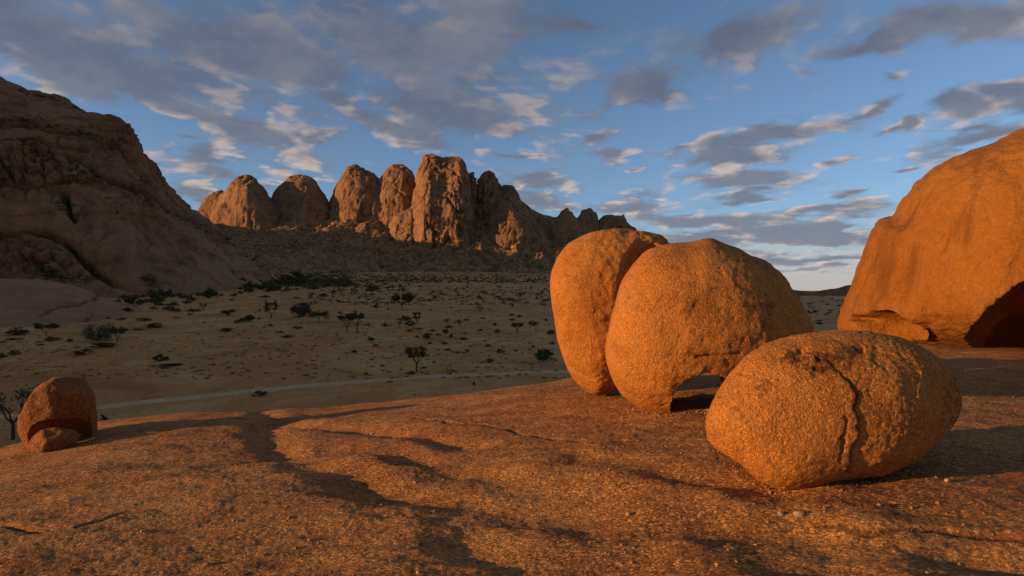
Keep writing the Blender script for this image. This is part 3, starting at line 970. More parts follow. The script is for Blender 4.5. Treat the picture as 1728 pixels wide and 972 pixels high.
def build_hill():
    G1 = [(-60, 205), (0, 212), (56, 214), (125, 222), (173, 240), (207, 262), (225, 288), (245, 312)]
    G2 = [(60, 262), (117, 275), (150, 290), (173, 306), (233, 332), (277, 353), (328, 383), (389, 410), (436, 440), (462, 461)]
    G3 = [(-40, 402), (0, 398), (43, 394), (86, 398), (125, 420), (143, 441), (160, 459), (186, 480), (240, 490)]
    G4 = [(108, 334), (113, 350), (116, 362), (124, 370)]
    G5 = [(0, 245), (60, 240), (100, 250), (150, 262)]
    G6 = [(0, 318), (60, 322), (120, 312), (170, 318)]
    def ex(v, n, T, K):
        px, py = proj(v)
        w = fbm(v, 1 / 25, 3, seed=71) * 11
        w2 = fbm(v, 1 / 25, 3, seed=72) * 9
        PX, PY = px + w, py + w2
        d = (fbm(v, 1 / 120, 3, seed=73) * 6 + fbm(v, 1 / 28, 4, 0.5, seed=74) * 1.1) * (1 - 0.5 * sstep(K, 250, 330))
        fade = sstep(T, 0.0, 0.12) * (1 - sstep(K, 440, 464) * 0.8)
        var = np.zeros(len(v))
        for G, wd, dp in ((G1, 4.5, 8), (G2, 4, 7), (G3, 5, 8), (G4, 4, 8), (G5, 3, 4), (G6, 3, 4)):
            q = seg_dist(PX, PY, G)
            d = d - dp * np.exp(-(q / wd) ** 2)
            var = np.maximum(var, np.exp(-(q / (wd * 0.8)) ** 2) * sstep(fbm(v, 1 / 14, 3, seed=77), -0.35, 0.15))  # rock colour darker along the carved ledge lines
        # layered shelves
        lay = fbm(np.stack([v[:, 0] * 0.3, v[:, 1] * 0.3, v[:, 2]], -1), 1 / 22, 3, seed=75)
        d = d + 2.0 * (sstep(lay, -0.02, 0.01) - 0.5) + 1.2 * (sstep(lay, 0.2, 0.22) + sstep(lay, -0.25, -0.22)) + fbm(v, 1 / 9, 3, 0.6, seed=76) * 0.45
        # broken blocks on the left shoulder, along the ledges and near the summit ridge
        m = np.exp(-(((px - 30) / 90) ** 2 + ((py - 290) / 38) ** 2)) + np.exp(-(((px - 60) / 95) ** 2 + ((py - 440) / 34) ** 2))
        m = m + 0.8 * np.exp(-(((px - 205) / 35) ** 2 + ((py - 235) / 40) ** 2)) + 0.5 * np.exp(-(seg_dist(PX, PY, G2) / 10) ** 2)
        m = m + 0.5 * np.exp(-(((px - 245) / 22) ** 2 + ((py - 320) / 50) ** 2))
        m = np.clip(m, 0, 1)
        w1, ww = worley(v, 1 / 9.0, 4)
        s1, s2 = worley(v, 1 / 4.5, 6)
        blocks = sstep(ww - w1, 0.0, 0.28) * 5.5 + sstep(s2 - s1, 0.0, 0.3) * 2.6 - 3.6
        d = d + m * blocks
        # rounded crumbs on the crest
        top = sstep(T, 0.93, 1.0) * (1 - sstep(T, 1.0, 1.15))
        d = d + top * (0.5 - w1) * 2.0
        var = np.maximum(var, m * (1 - sstep(ww - w1, 0.0, 0.14)) * 0.9)  # darker colour in the gaps between blocks
        jt = fbm(v * [1, 1, 1.6], 1 / 55, 3, 0.5, seed=78, ridge=True)
        var = np.maximum(var, sstep(jt, 0.90, 0.97) * 0.7); d = d - sstep(jt, 0.86, 0.97) * 1.6
        return n * (d * fade)[:, None], var * fade
    cols = np.concatenate([np.linspace(-2500, -60, 60), np.linspace(-56, 466, 380)])
    loft('hill', [(-2500, 500), (-300, 503), (200, 503), (300, 500), (400, 489), (466, 482)], HILL_CREST,
         [(-2500, 300), (-800, 380), (0, 440), (200, 470), (300, 520), (400, 560), (466, 590)],
         cols, 290, lambda t: 0.55 * (1 - (1 - t) ** 1.9) + 0.45 * (t ** 1.2), 320, ex, M_HILL,
         label='massive granite hillside in shadow at the left with ledges and broken blocks')

    def ex2(v, n, T, K):
        px, py = proj(v)
        d = fbm(v, 1 / 40, 3, seed=81) * 2.2 + fbm(v, 1 / 9, 4, seed=82) * 0.35
        q = seg_dist(px + fbm(v, 1 / 6, 3, seed=83) * 7, py + fbm(v, 1 / 6, 2, seed=85) * 3, [(68, 533), (85, 522), (100, 516), (135, 514), (150, 508), (168, 500), (178, 498)])
        d = d - 1.3 * np.exp(-(q / 2.6) ** 2)
        lay = fbm(np.stack([v[:, 0] * 0.2, v[:, 1] * 0.2, v[:, 2] * 1.5], -1), 1 / 6, 3, seed=84)
        d = d + 0.6 * sstep(lay, -0.02, 0.03)
        return n * (d * sstep(T, 0, 0.15))[:, None], 0.9 * np.exp(-(q / 1.6) ** 2)
    loft('rock_outcrop', [(-1200, 560), (0, 556), (100, 551), (180, 543), (265, 532)],
         [(-1200, 455), (-300, 464), (0, 470), (60, 473), (120, 483), (165, 500), (205, 514), (265, 530)],
         [(-1200, 250), (0, 262), (100, 260), (265, 262)],
         np.concatenate([np.linspace(-1200, -50, 40), np.linspace(-45, 266, 200)]), 110,
         lambda t: 1 - (1 - t) ** 2.0, 60, ex2, M_OUTCROP, label='smooth bare rock outcrop with a long crack at the foot of the left hill')


build_hill()


def build_range():
    crest = [(250, 400), (330, 372), (400, 354), (470, 350), (540, 342), (556, 340), (640, 330), (700, 318), (745, 312), (800, 318), (850, 331), (877, 336), (895, 350), (912, 361), (935, 366), (957, 364), (980, 368),
             (1005, 372), (1050, 378), (1075, 389), (1130, 410), (1220, 455), (1320, 486), (1345, 492)]
    peaks = [
        # granite domes and towers: outline, centre, distance, depth in front, behind
        ([(322, 430), (326, 385), (332, 358), (344, 340), (358, 328), (374, 322), (390, 345), (400, 420), (360, 450)], (358, 380), 1860, 60, 80, 0.95, 1),
        ([(335, 440), (347, 390), (360, 355), (374, 332), (388, 315), (403, 301), (417, 297), (430, 303), (444, 318), (456, 338), (468, 356), (482, 392), (492, 440), (410, 460)], (414, 390), 1800, 130, 120, 0.95, 2),
        ([(440, 440), (452, 360), (462, 330), (475, 312), (490, 300), (505, 297), (522, 301), (536, 314), (548, 330), (566, 370), (580, 430), (505, 450)], (507, 375), 1850, 110, 110, 0.95, 3),
        ([(532, 440), (548, 370), (557, 342), (568, 316), (578, 297), (588, 284), (600, 280), (616, 287), (632, 294), (642, 302), (655, 350), (668, 430), (595, 450)], (600, 365), 1850, 115, 110, 0.9, 4),
        ([(605, 430), (616, 360), (624, 336), (636, 310), (648, 291), (662, 281), (680, 280), (693, 290), (702, 312), (716, 350), (722, 430), (660, 450)], (662, 362), 1840, 105, 100, 0.9, 5),
        ([(668, 460), (684, 400), (696, 350), (702, 315), (709, 287), (715, 268), (726, 262), (737, 264), (744, 271), (760, 267), (774, 267), (781, 277), (788, 302), (796, 345), (806, 400), (800, 440), (735, 470)], (742, 370), 1720, 110, 110, 0.8, 6),
        ([(778, 380), (784, 315), (790, 294), (797, 291), (804, 308), (812, 370), (796, 390)], (796, 335), 1770, 40, 50, 0.85, 7),
        ([(788, 420), (798, 350), (804, 316), (810, 299), (818, 290), (826, 288), (834, 293), (840, 310), (852, 334), (872, 400), (830, 430)], (829, 360), 1800, 80, 80, 0.85, 8),
        ([(830, 400), (841, 328), (850, 316), (862, 316), (872, 320), (880, 338), (898, 390), (860, 410)], (862, 360), 1800, 60, 60, 0.85, 9),
        ([(785, 450), (808, 408), (826, 370), (846, 341), (864, 339), (886, 352), (912, 384), (945, 440), (900, 455), (850, 460)], (862, 405), 1690, 75, 120, 1.0, 10),
        ([(918, 420), (936, 376), (949, 357), (957, 353), (966, 361), (982, 378), (998, 415), (960, 425)], (958, 390), 1760, 55, 60, 0.9, 11),
        ([(966, 420), (975, 370), (983, 357), (995, 353), (1004, 360), (1010, 378), (1020, 415), (990, 425)], (991, 388), 1780, 45, 50, 0.9, 12),
        ([(994, 420), (1008, 376), (1020, 366), (1034, 363), (1044, 367), (1052, 364), (1058, 376), (1070, 384), (1090, 410), (1040, 430)], (1036, 395), 1800, 60, 60, 0.9, 13),
        ([(635, 480), (660, 425), (690, 385), (730, 350), (765, 365), (785, 420), (790, 470)], (722, 430), 1670, 75, 150, 1.0, 14),
        ([(520, 470), (545, 446), (590, 430), (640, 428), (680, 442), (705, 458), (700, 470), (600, 480)], (610, 455), 1500, 60, 140, 0.9, 15),
        ([(622, 450), (642, 405), (668, 365), (694, 352), (712, 400), (716, 450), (670, 465)], (676, 410), 1690, 80, 100, 0.9, 16),
        ([(380, 462), (420, 425), (470, 398), (530, 395), (590, 412), (640, 440), (660, 462), (500, 480)], (510, 440), 1660, 70, 160, 0.95, 17),
    ]

    cols = np.concatenate([np.linspace(100, 320, 40), np.linspace(321, 1110, 640), np.linspace(1114, 1346, 50)])
    rows = 300
    X = (cols - CX) / F
    foot = np.interp(cols, [100, 330, 560, 700, 930, 1100, 1346], [462, 462, 460, 458, 459, 470, 494])
    cy = np.interp(cols, [q[0] for q in crest], [q[1] for q in crest])
    Y1 = np.interp(cols, [100, 600, 760, 900, 1100, 1346], [1900, 1930, 1850, 1850, 1900, 2300])
    Y0 = np.array([pixel_ground(c, f, valley_z, 30, 2400, 900)[1] for c, f in zip(cols, foot)])
    Y0 = np.minimum(Y0, np.interp(cols, [1100, 1346], [1475, 1800]))
    Z0 = valley_z(X * Y0, Y0) - 2; Z1 = (HY - cy) / F * Y1
    t = np.concatenate([np.linspace(0, 1, rows), 1 + np.linspace(0, 1, 40)[1:] * 0.35])
    Y = Y0[None] + (Y1 - Y0)[None] * t[:, None]
    tt = np.clip(t, 0, 1)
    g = 0.76 * tt + 0.24 * tt ** 1.7
    Z = Z0[None] + (Z1 - Z0)[None] * g[:, None] - (np.maximum(t - 1, 0) * 420)[:, None]
    PX = np.broadcast_to(cols[None], Y.shape); XX = X[None] * Y
    # spurs and gullies run down the talus
    sp = fbm(np.stack([XX.ravel(), Y.ravel() * 0.35, 0 * XX.ravel()], -1), 1 / 110, 4, 0.5, seed=91, ridge=True).reshape(Y.shape)
    mid = np.sin(np.pi * np.clip(tt, 0, 1) ** 0.8)[:, None]
    Z = Z + (sp - 0.35) * 34 * mid * (1 - sstep(PX, 1150, 1300))
    # a strip below the plain in front, from which the foremost dome can rise
    Yf = Y0[None] - 130 * (1 - np.linspace(0, 1, 60)[:-1])[:, None]
    Zf = valley_z(X[None] * Yf, Yf) - 6
    Y = np.vstack([Yf, Y]); Z = np.vstack([Zf, Z]); XX = X[None] * Y; PX = np.broadcast_to(cols[None], Y.shape)
    t = np.concatenate([np.linspace(-0.25, -0.01, 59), t])
    rock = np.zeros(Y.shape)
    wx = fbm(np.stack([XX.ravel(), Y.ravel(), Z.ravel()], -1), 1 / 45, 3, seed=92).reshape(Y.shape)
    for poly, ctr, dist, fr, bk, e, sd_ in peaks:
        chain = []
        for p in poly:
            if chain and p[0] <= chain[-1][0]: break
            chain.append(p)
        cx_ = [p[0] for p in chain]; cyy = [p[1] for p in chain]
        pxw = PX + wx * 3.0
        top = np.interp(pxw, cx_, cyy)
        top = top + 2.2 * np.maximum(cx_[0] - pxw, 0) + 2.2 * np.maximum(pxw - cx_[-1], 0)
        zt = (HY - top) / F * dist
        zb = 20.0 if sd_ not in (15,) else -8
        h = np.maximum(zt - zb, 0.0)
        D = (1.55 * fr) * (0.40 + 0.60 * np.clip(h / h.max(), 0, 1)); Db = 1.3 * bk
        u = np.where(Y < dist, (dist - Y) / D, (Y - dist) / Db)
        u = u + wx * 0.10
        S = np.clip(1 - np.clip(u, 0, 1.2) ** 2.3, 0, 1) ** 0.78
        zi = zb + h * S - np.where((u > 1) | (h <= 0), 400, 0)
        k_ = 5.0
        m = zi - Z
        rock = np.maximum(rock, sstep(m, -2, 4))
        Z = np.maximum(zi, Z) + k_ * 0.25 * np.maximum(1 - np.abs(m) / k_, 0) ** 2
    P = np.stack([XX, Y, Z], -1).reshape(-1, 3)
    me = mesh_np('mountain_range', P, grid_quads(len(t), len(cols)), M_TALUS)
    me.materials.append(M_MOUNT)
    v, n = get_vn(me)
    if n[:, 2].mean() < 0: me.flip_normals(); n = -n
    R = rock.ravel(); T = np.repeat(t, len(cols))
    q = v + (fbm(v, 1 / 60, 3, seed=190)[:, None] * 30)
    K = PX.ravel()
    kk = 0.55 + 0.9 * np.exp(-((K - 742) / 60) ** 2) + 0.5 * np.exp(-((K - 835) / 40) ** 2)
    joint = fbm(q * [1.0, 1.0, 0.2], 1 / 40, 2, 0.5, seed=121, ridge=True)
    joint2 = fbm(q * [1.0, 1.0, 0.45], 1 / 16, 2, 0.5, seed=126, ridge=True)
    ledge = fbm(q * [0.3, 0.3, 1.0], 1 / 26, 3, seed=181)
    d = 2.0 + fbm(v, 1 / 80, 2, seed=101) * 6 - sstep(joint, 0.70, 0.97) * 9.0 * kk - sstep(joint2, 0.62, 0.95) * 3.0 * kk
    d = d + 4.5 * kk * (sstep(ledge, 0.0, 0.05) - 0.5) + fbm(v, 1 / 12, 3, 0.6, seed=141) * 1.3
    w1, w2 = worley(v, 1 / 15.0, 3); s1, s2 = worley(v, 1 / 8.0, 5)
    dt = fbm(v, 1 / 40, 4, 0.55, seed=93) * 7 + (0.5 - w1) * 5.5 + (0.5 - s1) * 3.5
    dd = d * R + dt * (1 - R) * (1 - 0.5 * sstep(T, 0.9, 1.0))
    dd = dd * np.maximum(sstep(T, 0.0, 0.12), R * 0.5) * (1 - sstep(K, 1150, 1320))
    set_v(me, v + n * dd[:, None])
    var = R * np.maximum(sstep(joint, 0.82, 0.95) * 0.6, sstep(fbm(v * [1, 1, 0.4], 1 / 30, 4, 0.6, seed=142), 0.25, 0.5) * 0.35)  # rock colour darker in the joints and in noise patches
    at = me.attributes.new('dark_tone', 'FLOAT', 'POINT'); at.data.foreach_set('value', var.astype(np.float32))
    fi = np.empty(len(me.loops), np.int32); me.loops.foreach_get('vertex_index', fi)
    mi = (R[fi.reshape(-1, 4)].mean(1) + fbm(v[fi.reshape(-1, 4)[:, 0]], 1 / 12, 2, seed=143) * 0.5 > 0.5).astype(np.int32)
    me.polygons.foreach_set('material_index', mi)
    smooth(me)
    tag(link('mountain_range', me), kind='structure', label='jagged granite range rising from dark rubble slopes, tops in the last sun')

    # low hills on the right horizon
    cols = np.linspace(1150, 2600, 220)
    def ex3(v, n, T, K):
        return n * (fbm(v, 1 / 150, 4, seed=160) * 14 * sstep(T, 0, 0.2))[:, None]
    loft('far_hill', [(1150, 493.5), (2600, 493.5)], [(1150, 482), (1330, 490), (1372, 492), (1388, 490), (1400, 488), (1415, 486), (1430, 482), (1480, 480), (1700, 470), (2600, 470)],
         [(1150, 2350), (2600, 2350)], cols, 40, lambda t: t, 400, ex3, M_MOUNT, label='low dark hills on the right horizon')


build_range()


def build_shade_ridge():
    """ridge added out of view to the left, shaped to keep the low sun off the valley"""
    L = -Vector((SUN.x, SUN.y, 0)).normalized()
    N = Vector((-L.y, L.x, 0))
    vs = np.concatenate([np.linspace(18, 140, 50), np.linspace(150, 2900, 170)])
    us = np.linspace(-1, 1, 60)
    H = np.interp(vs, [18, 34, 60, 100, 200, 600, 1000, 1500, 1900, 2900], RIDGE_H)
    U, V = np.meshgrid(us, vs, indexing='ij')
    Hh = np.broadcast_to(H, U.shape)
    hw = 60 + Hh * 1.2
    uu = -820 + U * hw
    zz = -25 + (Hh + 25) * np.sqrt(np.maximum(1 - np.abs(U) ** 2.2, 0))
    P = np.stack([uu * L.x + V * N.x, uu * L.y + V * N.y, zz], -1).reshape(-1, 3)
    f = sstep(V.ravel(), 40, 200)
    P[:, 2] += fbm(P, 1 / 140, 4, seed=170) * 44 * f * (zz.ravel() > -10)
    me = mesh_np('hill', P, grid_quads(len(us), len(vs)), M_HILL)  # added ridge, never in view, there to cast shade
    v, n = get_vn(me)
    if n[:, 2].mean() < 0: me.flip_normals()
    tag(link('hill', me), kind='structure', label='added unseen granite ridge that shades the valley')


RIDGE_H = [-20, 40, 95, 125, 170, 280, 270, 240, 235, 230]
build_shade_ridge()

# ------------------------------------------------------------------ dirt track
def build_track():
    pts = []
    for q in [(-260, 722), (-60, 710), (60, 700), (170, 688), (300, 673), (420, 661), (520, 651), (620, 643), (720, 636), (830, 632), (950, 628), (1080, 622), (1300, 610)]:
        x, y, z = pixel_ground(q[0], q[1], valley_z, 30, 600)
        pts.append((x, y))
    pts = np.array(pts)
    s = np.concatenate([[0], np.cumsum(np.hypot(*np.diff(pts, axis=0).T))])
    t = np.arange(0, s[-1], 0.7)
    cx = np.interp(t, s, pts[:, 0]); cy = np.interp(t, s, pts[:, 1])
    for _ in range(40):
        cx[1:-1] = (cx[:-2] + 2 * cx[1:-1] + cx[2:]) / 4; cy[1:-1] = (cy[:-2] + 2 * cy[1:-1] + cy[2:]) / 4
    tx, ty = np.gradient(cx), np.gradient(cy); l = np.hypot(tx, ty)
    nx, ny = -ty / l, tx / l
    prof = [(-1.35, -0.2), (-1.1, -0.03), (-0.9, -0.02), (-0.65, -0.07), (-0.3, 0.0), (0, 0.02), (0.3, 0.0), (0.65, -0.07), (0.9, -0.02), (1.1, -0.03), (1.35, -0.2)]
    rows = []
    wv = fbm(np.stack([cx, cy, 0 * cx], -1), 0.15, 3, seed=9) * 0.35
    for o_, h in prof:
        o2 = o_ * (1 + wv * 0.9) + fbm(np.stack([cx, cy, 0 * cx + o_], -1), 0.9, 3, seed=10) * 0.3
        x = cx + nx * o2; y = cy + ny * o2
        z = valley_z(x, y) + fbm(np.stack([x, y, 0 * x], -1), 1 / 5.0, 3, seed=5) * 0.14 + 0.10 + h
        rows.append(np.stack([x, y, z], -1))
    P = np.stack(rows, 0).reshape(-1, 3)
    me = mesh_np('dirt_track', P, grid_quads(len(prof), len(t)), M_ROAD)
    v, n = get_vn(me)
    if n[:, 2].mean() < 0: me.flip_normals()
    tag(link('dirt_track', me), kind='structure', label='pale dirt track crossing the valley floor')


build_track()

# ------------------------------------------------------------------ plants
def leaf_quads(pts, size, rg, flat=0.0):
    n = len(pts)
    a = rg.normal(size=(n, 3)); a /= np.linalg.norm(a, axis=1)[:, None]
    b = rg.normal(size=(n, 3)); b -= (b * a).sum(1)[:, None] * a; b /= np.linalg.norm(b, axis=1)[:, None]
    s = size * rg.uniform(0.6, 1.4, (n, 1))
    a = a * s; b = b * s * 0.6
    V = np.stack([pts - a - b * 0.3, pts + b, pts + a - b * 0.2, pts - b], 1).reshape(-1, 3)
    Q = np.arange(4 * n).reshape(-1, 4)
    return V, Q


def clump_points(rg, n, clumps, cr):
    """points on and in a set of clumps"""
    k = rg.integers(0, len(clumps), n)
    d = rg.normal(size=(n, 3)); d /= np.linalg.norm(d, axis=1)[:, None]
    r = rg.uniform(0.25, 1.0, (n, 1)) ** 0.5
    return clumps[k] + d * r * cr[k][:, None] * [1, 1, 0.75]


def tubes(segs, sides=6):
    """tapered limbs: list of (p0, p1, r0, r1)"""
    V, Q = [], []
    for p0, p1, r0, r1 in segs:
        p0 = Vector(p0); p1 = Vector(p1); d = (p1 - p0).normalized()
        a = d.orthogonal().normalized(); b = d.cross(a)
        base = len(V)
        for (p, r) in ((p0, r0), (p1, r1)):
            for k in range(sides):
                t = 2 * math.pi * k / sides
                V.append(tuple(p + a * math.cos(t) * r + b * math.sin(t) * r))
        for k in range(sides):
            k2 = (k + 1) % sides
            Q.append((base + k, base + k2, base + sides + k2, base + sides + k))
    return np.array(V), np.array(Q)


def bush_mesh(seed, leaf, twig, n=420, flat=False):
    """a bush one unit wide and one unit high"""
    rg = np.random.default_rng(seed)
    nc = 13
    cl = rg.uniform(-1, 1, (nc, 3)); cl[:, 2] = np.abs(cl[:, 2])
    rr = np.hypot(cl[:, 0], cl[:, 1])
    cl = np.stack([cl[:, 0] * 0.36, cl[:, 1] * 0.36, 0.22 + 0.52 * cl[:, 2] * np.clip(1.15 - rr * 0.7, 0.2, 1)], -1)
    cr = rg.uniform(0.11, 0.2, nc)
    P = clump_points(rg, n, cl, cr)
    P[:, 2] = np.maximum(P[:, 2], 0.01)
    V1, Q1 = leaf_quads(P, 0.062, rg)
    segs = [((0, 0, -0.05), tuple(c * [0.9, 0.9, 0.9]), 0.018, 0.006) for c in cl]
    V2, Q2 = tubes(segs, 4)
    me = mesh_np('bush', np.vstack([V1, V2]), np.vstack([Q1, Q2 + len(V1)]), None, False)
    me.materials.append(leaf); me.materials.append(twig)
    mi = np.zeros(len(Q1) + len(Q2), dtype=np.int32); mi[len(Q1):] = 1
    me.polygons.foreach_set('material_index', mi)
    return me


BUSH = {'dark': [bush_mesh(s, M_LEAF, M_BARK) for s in range(5)],
        'dry': [bush_mesh(20 + s, M_DRY, M_BARK, 360) for s in range(4)],
        'grey': [bush_mesh(40 + s, M_LEAF2, M_BARK) for s in range(3)],
        'green': [bush_mesh(60, M_LEAF3, M_BARK, 900)]}


def put_bush(px, py, w, h, kind, label, group=None, name='bush', cat='bush', fz=valley_z):
    x, y, z = pixel_ground(px, py, fz, 25, 2400, 900)
    o = link(name, random.choice(BUSH[kind]))
    s = y / F
    o.location = (x, y, z - 0.05)
    o.scale = (w * s, w * s, h * s * 1.15)
    o.rotation_euler = (0, 0, random.uniform(0, 6.28))
    tag(o, label, cat, group)
    return o


def tree(px, py, w, h, style, label, leaf, seed, fz=valley_z, name='acacia_tree', dense=1.0, lean=0.0, y0=25):
    """thorn tree: forked trunk with limbs, crown of leaf clumps"""
    x, y, z = pixel_ground(px, py, fz, y0, 2400, 900)
    s = y / F; W, H = w * s, h * s
    rg = np.random.default_rng(seed)
    root = bpy.data.objects.new(name, None); C.objects.link(root)
    root.location = (x, y, z - 0.05); root.empty_display_size = 0.5
    tag(root, label, 'tree')
    segs, tips = [], []
    r0 = max(0.02 * H, 0.035) * 1.4
    fork = {'umbrella': 0.28, 'upright': 0.30, 'vase': 0.32, 'low': 0.10, 'bare': 0.12}[style] * H
    nst = {'umbrella': 4, 'upright': 3, 'vase': 4, 'low': 6, 'bare': 6}[style]
    p0 = Vector((0, 0, -0.1)); p1 = Vector((lean * H * 0.15, 0, fork))
    segs.append((p0, p1, r0 * 1.25, r0))
    crown_lo = {'umbrella': 0.55, 'upright': 0.35, 'vase': 0.5, 'low': 0.12, 'bare': 0.35}[style]
    for i in range(nst):
        a = 2 * math.pi * (i + rg.uniform(-.3, .3)) / nst
        d = Vector((math.cos(a) * W * 0.20, math.sin(a) * W * 0.20, 0)) + Vector((lean * W * .1, 0, H * (crown_lo - fork / H) + 0.06 * H))
        p2 = p1 + d
        mid = p1 + d * 0.5 + Vector(rg.normal(size=3) * 0.03 * H)
        segs.append((p1, mid, r0 * 0.72, r0 * 0.58)); segs.append((mid, p2, r0 * 0.58, r0 * 0.42))
        for j in range(4):
            b = a + rg.uniform(-1.0, 1.0); rad = W * rg.uniform(0.26, 0.44)
            if style in ('umbrella',):
                hh = H * rg.uniform(0.74, 0.90)
            elif style == 'vase':
                hh = H * rg.uniform(0.66, 0.92)
            elif style == 'bare':
                hh = H * rg.uniform(0.55, 0.98)
            else:
                hh = H * rg.uniform(crown_lo + 0.1, 0.92); rad *= math.sqrt(max(0.15, 1 - ((hh / H - 0.5) / 0.55) ** 2))
            p3 = Vector((math.cos(b) * rad + lean * W * .12, math.sin(b) * rad, hh))
            segs.append((p2, p3, r0 * 0.40, r0 * 0.16)); tips.append(p3)
            for k in range(2):
                p4 = p3 + Vector(rg.normal(size=3)) * W * 0.06
                segs.append((p3, p4, r0 * 0.16, r0 * 0.07))
                if style != 'umbrella' or True: tips.append(p4)
    V, Q = tubes(segs, 7)
    tr = link('trunk', mesh_np('trunk', V, Q, M_BARK), root)
    tips = np.array([tuple(t) for t in tips])
    extra = tips[rg.integers(0, len(tips), len(tips))] * rg.uniform(0.75, 1.0, (len(tips), 1)) * [1, 1, 0]
    extra[:, 2] = tips[:, 2][rg.integers(0, len(tips), len(tips))]
    cl = np.vstack([tips, extra]) if style != 'bare' else tips
    cr = rg.uniform(0.075, 0.125, len(cl)) * W
    zs = {'umbrella': 0.55, 'upright': 1.0, 'vase': 0.7, 'low': 0.9, 'bare': 0.8}[style]
    n = int({'umbrella': 2600, 'upright': 2600, 'vase': 2000, 'low': 3000, 'bare': 600}[style] * dense)
    k = rg.integers(0, len(cl), n); dd = rg.normal(size=(n, 3)); dd /= np.linalg.norm(dd, axis=1)[:, None]
    P = cl[k] + dd * (rg.uniform(0.1, 1, (n, 1)) ** 0.5) * cr[k][:, None] * [1, 1, zs]
    V, Q = leaf_quads(P, 0.024 * W + 0.01, rg)
    link('crown', mesh_np('crown', V, Q, leaf, False), root)
    return root


def build_plants():
    tree(458, 537, 25, 29, 'upright', 'small upright acacia left of the brown umbrella shaped bush on the plain', M_LEAF, 1)
    tree(508, 534, 36, 23, 'low', 'brown umbrella shaped thorn tree between two acacias on the plain', M_DRY, 2, name='thorn_tree')
    tree(538, 543, 34, 16, 'umbrella', 'low flat topped acacia just right of the brown umbrella shaped tree', M_LEAF, 3)
    tree(586, 560, 34, 30, 'umbrella', 'flat topped acacia on the left of the touching pair in mid valley', M_LEAF, 4)
    tree(603, 560, 34, 33, 'umbrella', 'flat topped acacia on the right of the touching pair in mid valley', M_LEAF, 5)
    tree(678, 522, 42, 25, 'umbrella', 'broad domed acacia alone on the far plain under the central peak', M_LEAF, 6, dense=1.4)
    tree(703, 627, 42, 44, 'vase', 'lone forked acacia with an airy crown beside the dirt track', M_LEAF, 7)
    tree(873, 563, 25, 19, 'umbrella', 'small flat topped acacia with a forked trunk left of the tall boulder', M_LEAF, 8)
    tree(704, 548, 19, 23, 'upright', 'slim oval acacia behind the lone forked tree', M_LEAF, 9)
    tree(917, 610, 30, 22, 'low', 'round dark green tree close to the left side of the tall boulder', M_LEAF3, 10, dense=1.2)
    tree(751, 568, 14, 14, 'upright', 'tiny acacia among the bush cluster in mid valley', M_LEAF, 11)
    tree(810, 527, 12, 12, 'bare', 'tiny bare twiggy tree on the far plain', M_DRY, 12)
    tree(78, 567, 36, 20, 'umbrella', 'small spreading acacia near the rock outcrop at the left', M_LEAF, 13)
    tree(162, 575, 56, 25, 'low', 'wide pale grey green tree leaning low on the left plain', M_LEAF2, 14, dense=0.6)
    tree(198, 577, 30, 24, 'umbrella', 'dark acacia at the right end of the pale grey green tree', M_LEAF, 15)
    tree(22, 742, 80, 88, 'vase', 'twisted acacia with bare limbs behind the hollow left edge boulder', M_LEAF, 16, dense=0.22,
         fz=lambda x, y: np.maximum(slab_base(x, y), valley_z(x, y)), y0=24)
    tree(343, 524, 14, 14, 'bare', 'small dark twiggy tree on the pale ground below the hill', M_DRY, 17)
    tree(675, 553, 11, 14, 'bare', 'thin twiggy tree at the left of the mid valley bush cluster', M_DRY, 18)

    # bushes large enough to be singled out
    big = [
        (270, 609, 21, 14, 'green', 'round bright green bush standing alone on the left plain'),
        (283, 618, 52, 7, 'dry', 'flat brown bush lying right below the round green bush'),
        (438, 667, 31, 9, 'dark', 'dark low bush touching the dirt track'),
        (141, 598, 38, 10, 'dark', 'wide flat dark bush in front of the pale grey green tree'),
        (170, 586, 52, 10, 'dark', 'long dark bush at the foot of the pale grey green tree'),
        (128, 543, 50, 7, 'dark', 'long thin row of scrub at the edge of the rock outcrop'),
        (25, 565, 46, 15, 'dark', 'wide dark thicket at the left picture edge below the outcrop'),
        (24, 599, 18, 11, 'dark', 'rounded dark bush near the left picture edge'),
        (2, 603, 20, 9, 'dark', 'dark bush cut by the left picture edge'),
        (382, 560, 25, 9, 'dry', 'wide brown bush alone on the bare slope of the left plain'),
        (418, 543, 26, 14, 'green', 'green bush right of the pale grass patch on the left plain'),
        (401, 546, 14, 8, 'dry', 'reddish brown bush beside the green one on the left plain'),
        (386, 532, 34, 15, 'grey', 'pale grey green shrub patch below the hill'),
        (624, 575, 22, 8, 'dry', 'low dark bush in front of the touching acacia pair'),
        (487, 570, 26, 6, 'dry', 'flat spreading bush left of the acacia pair'),
        (722, 571, 23, 11, 'dark', 'largest dark bush of the mid valley cluster'),
        (684, 541, 22, 11, 'dark', 'dark bush behind the slim oval acacia'),
        (692, 550, 22, 10, 'dark', 'low dark bush under the slim oval acacia'),
        (694, 631, 22, 6, 'dark', 'flat dark bush at the foot of the lone forked acacia'),
        (844, 596, 17, 9, 'dark', 'dark bush between the track and the small forked acacia'),
        (827, 612, 18, 9, 'dark', 'uneven dark bush just above the track left of the round green tree'),
        (263, 553, 36, 10, 'dark', 'pair of joined dark bushes on the left plain below the outcrop'),
        (87, 575, 25, 9, 'dark', 'dark bush directly below the small spreading acacia'),
        (176, 712, 14, 16, 'dry', 'thin brown bush behind the right side of the hollow boulder'),
        (900, 549, 20, 10, 'dark', 'dark rounded bush right of the small forked acacia'),
        (930, 564, 16, 10, 'dark', 'dark bush half behind the tall boulder'),
        (800, 650, 7, 7, 'dry', 'tiny bush beyond the track right of the lone tree'),
    ]
    for b in big:
        put_bush(*b)
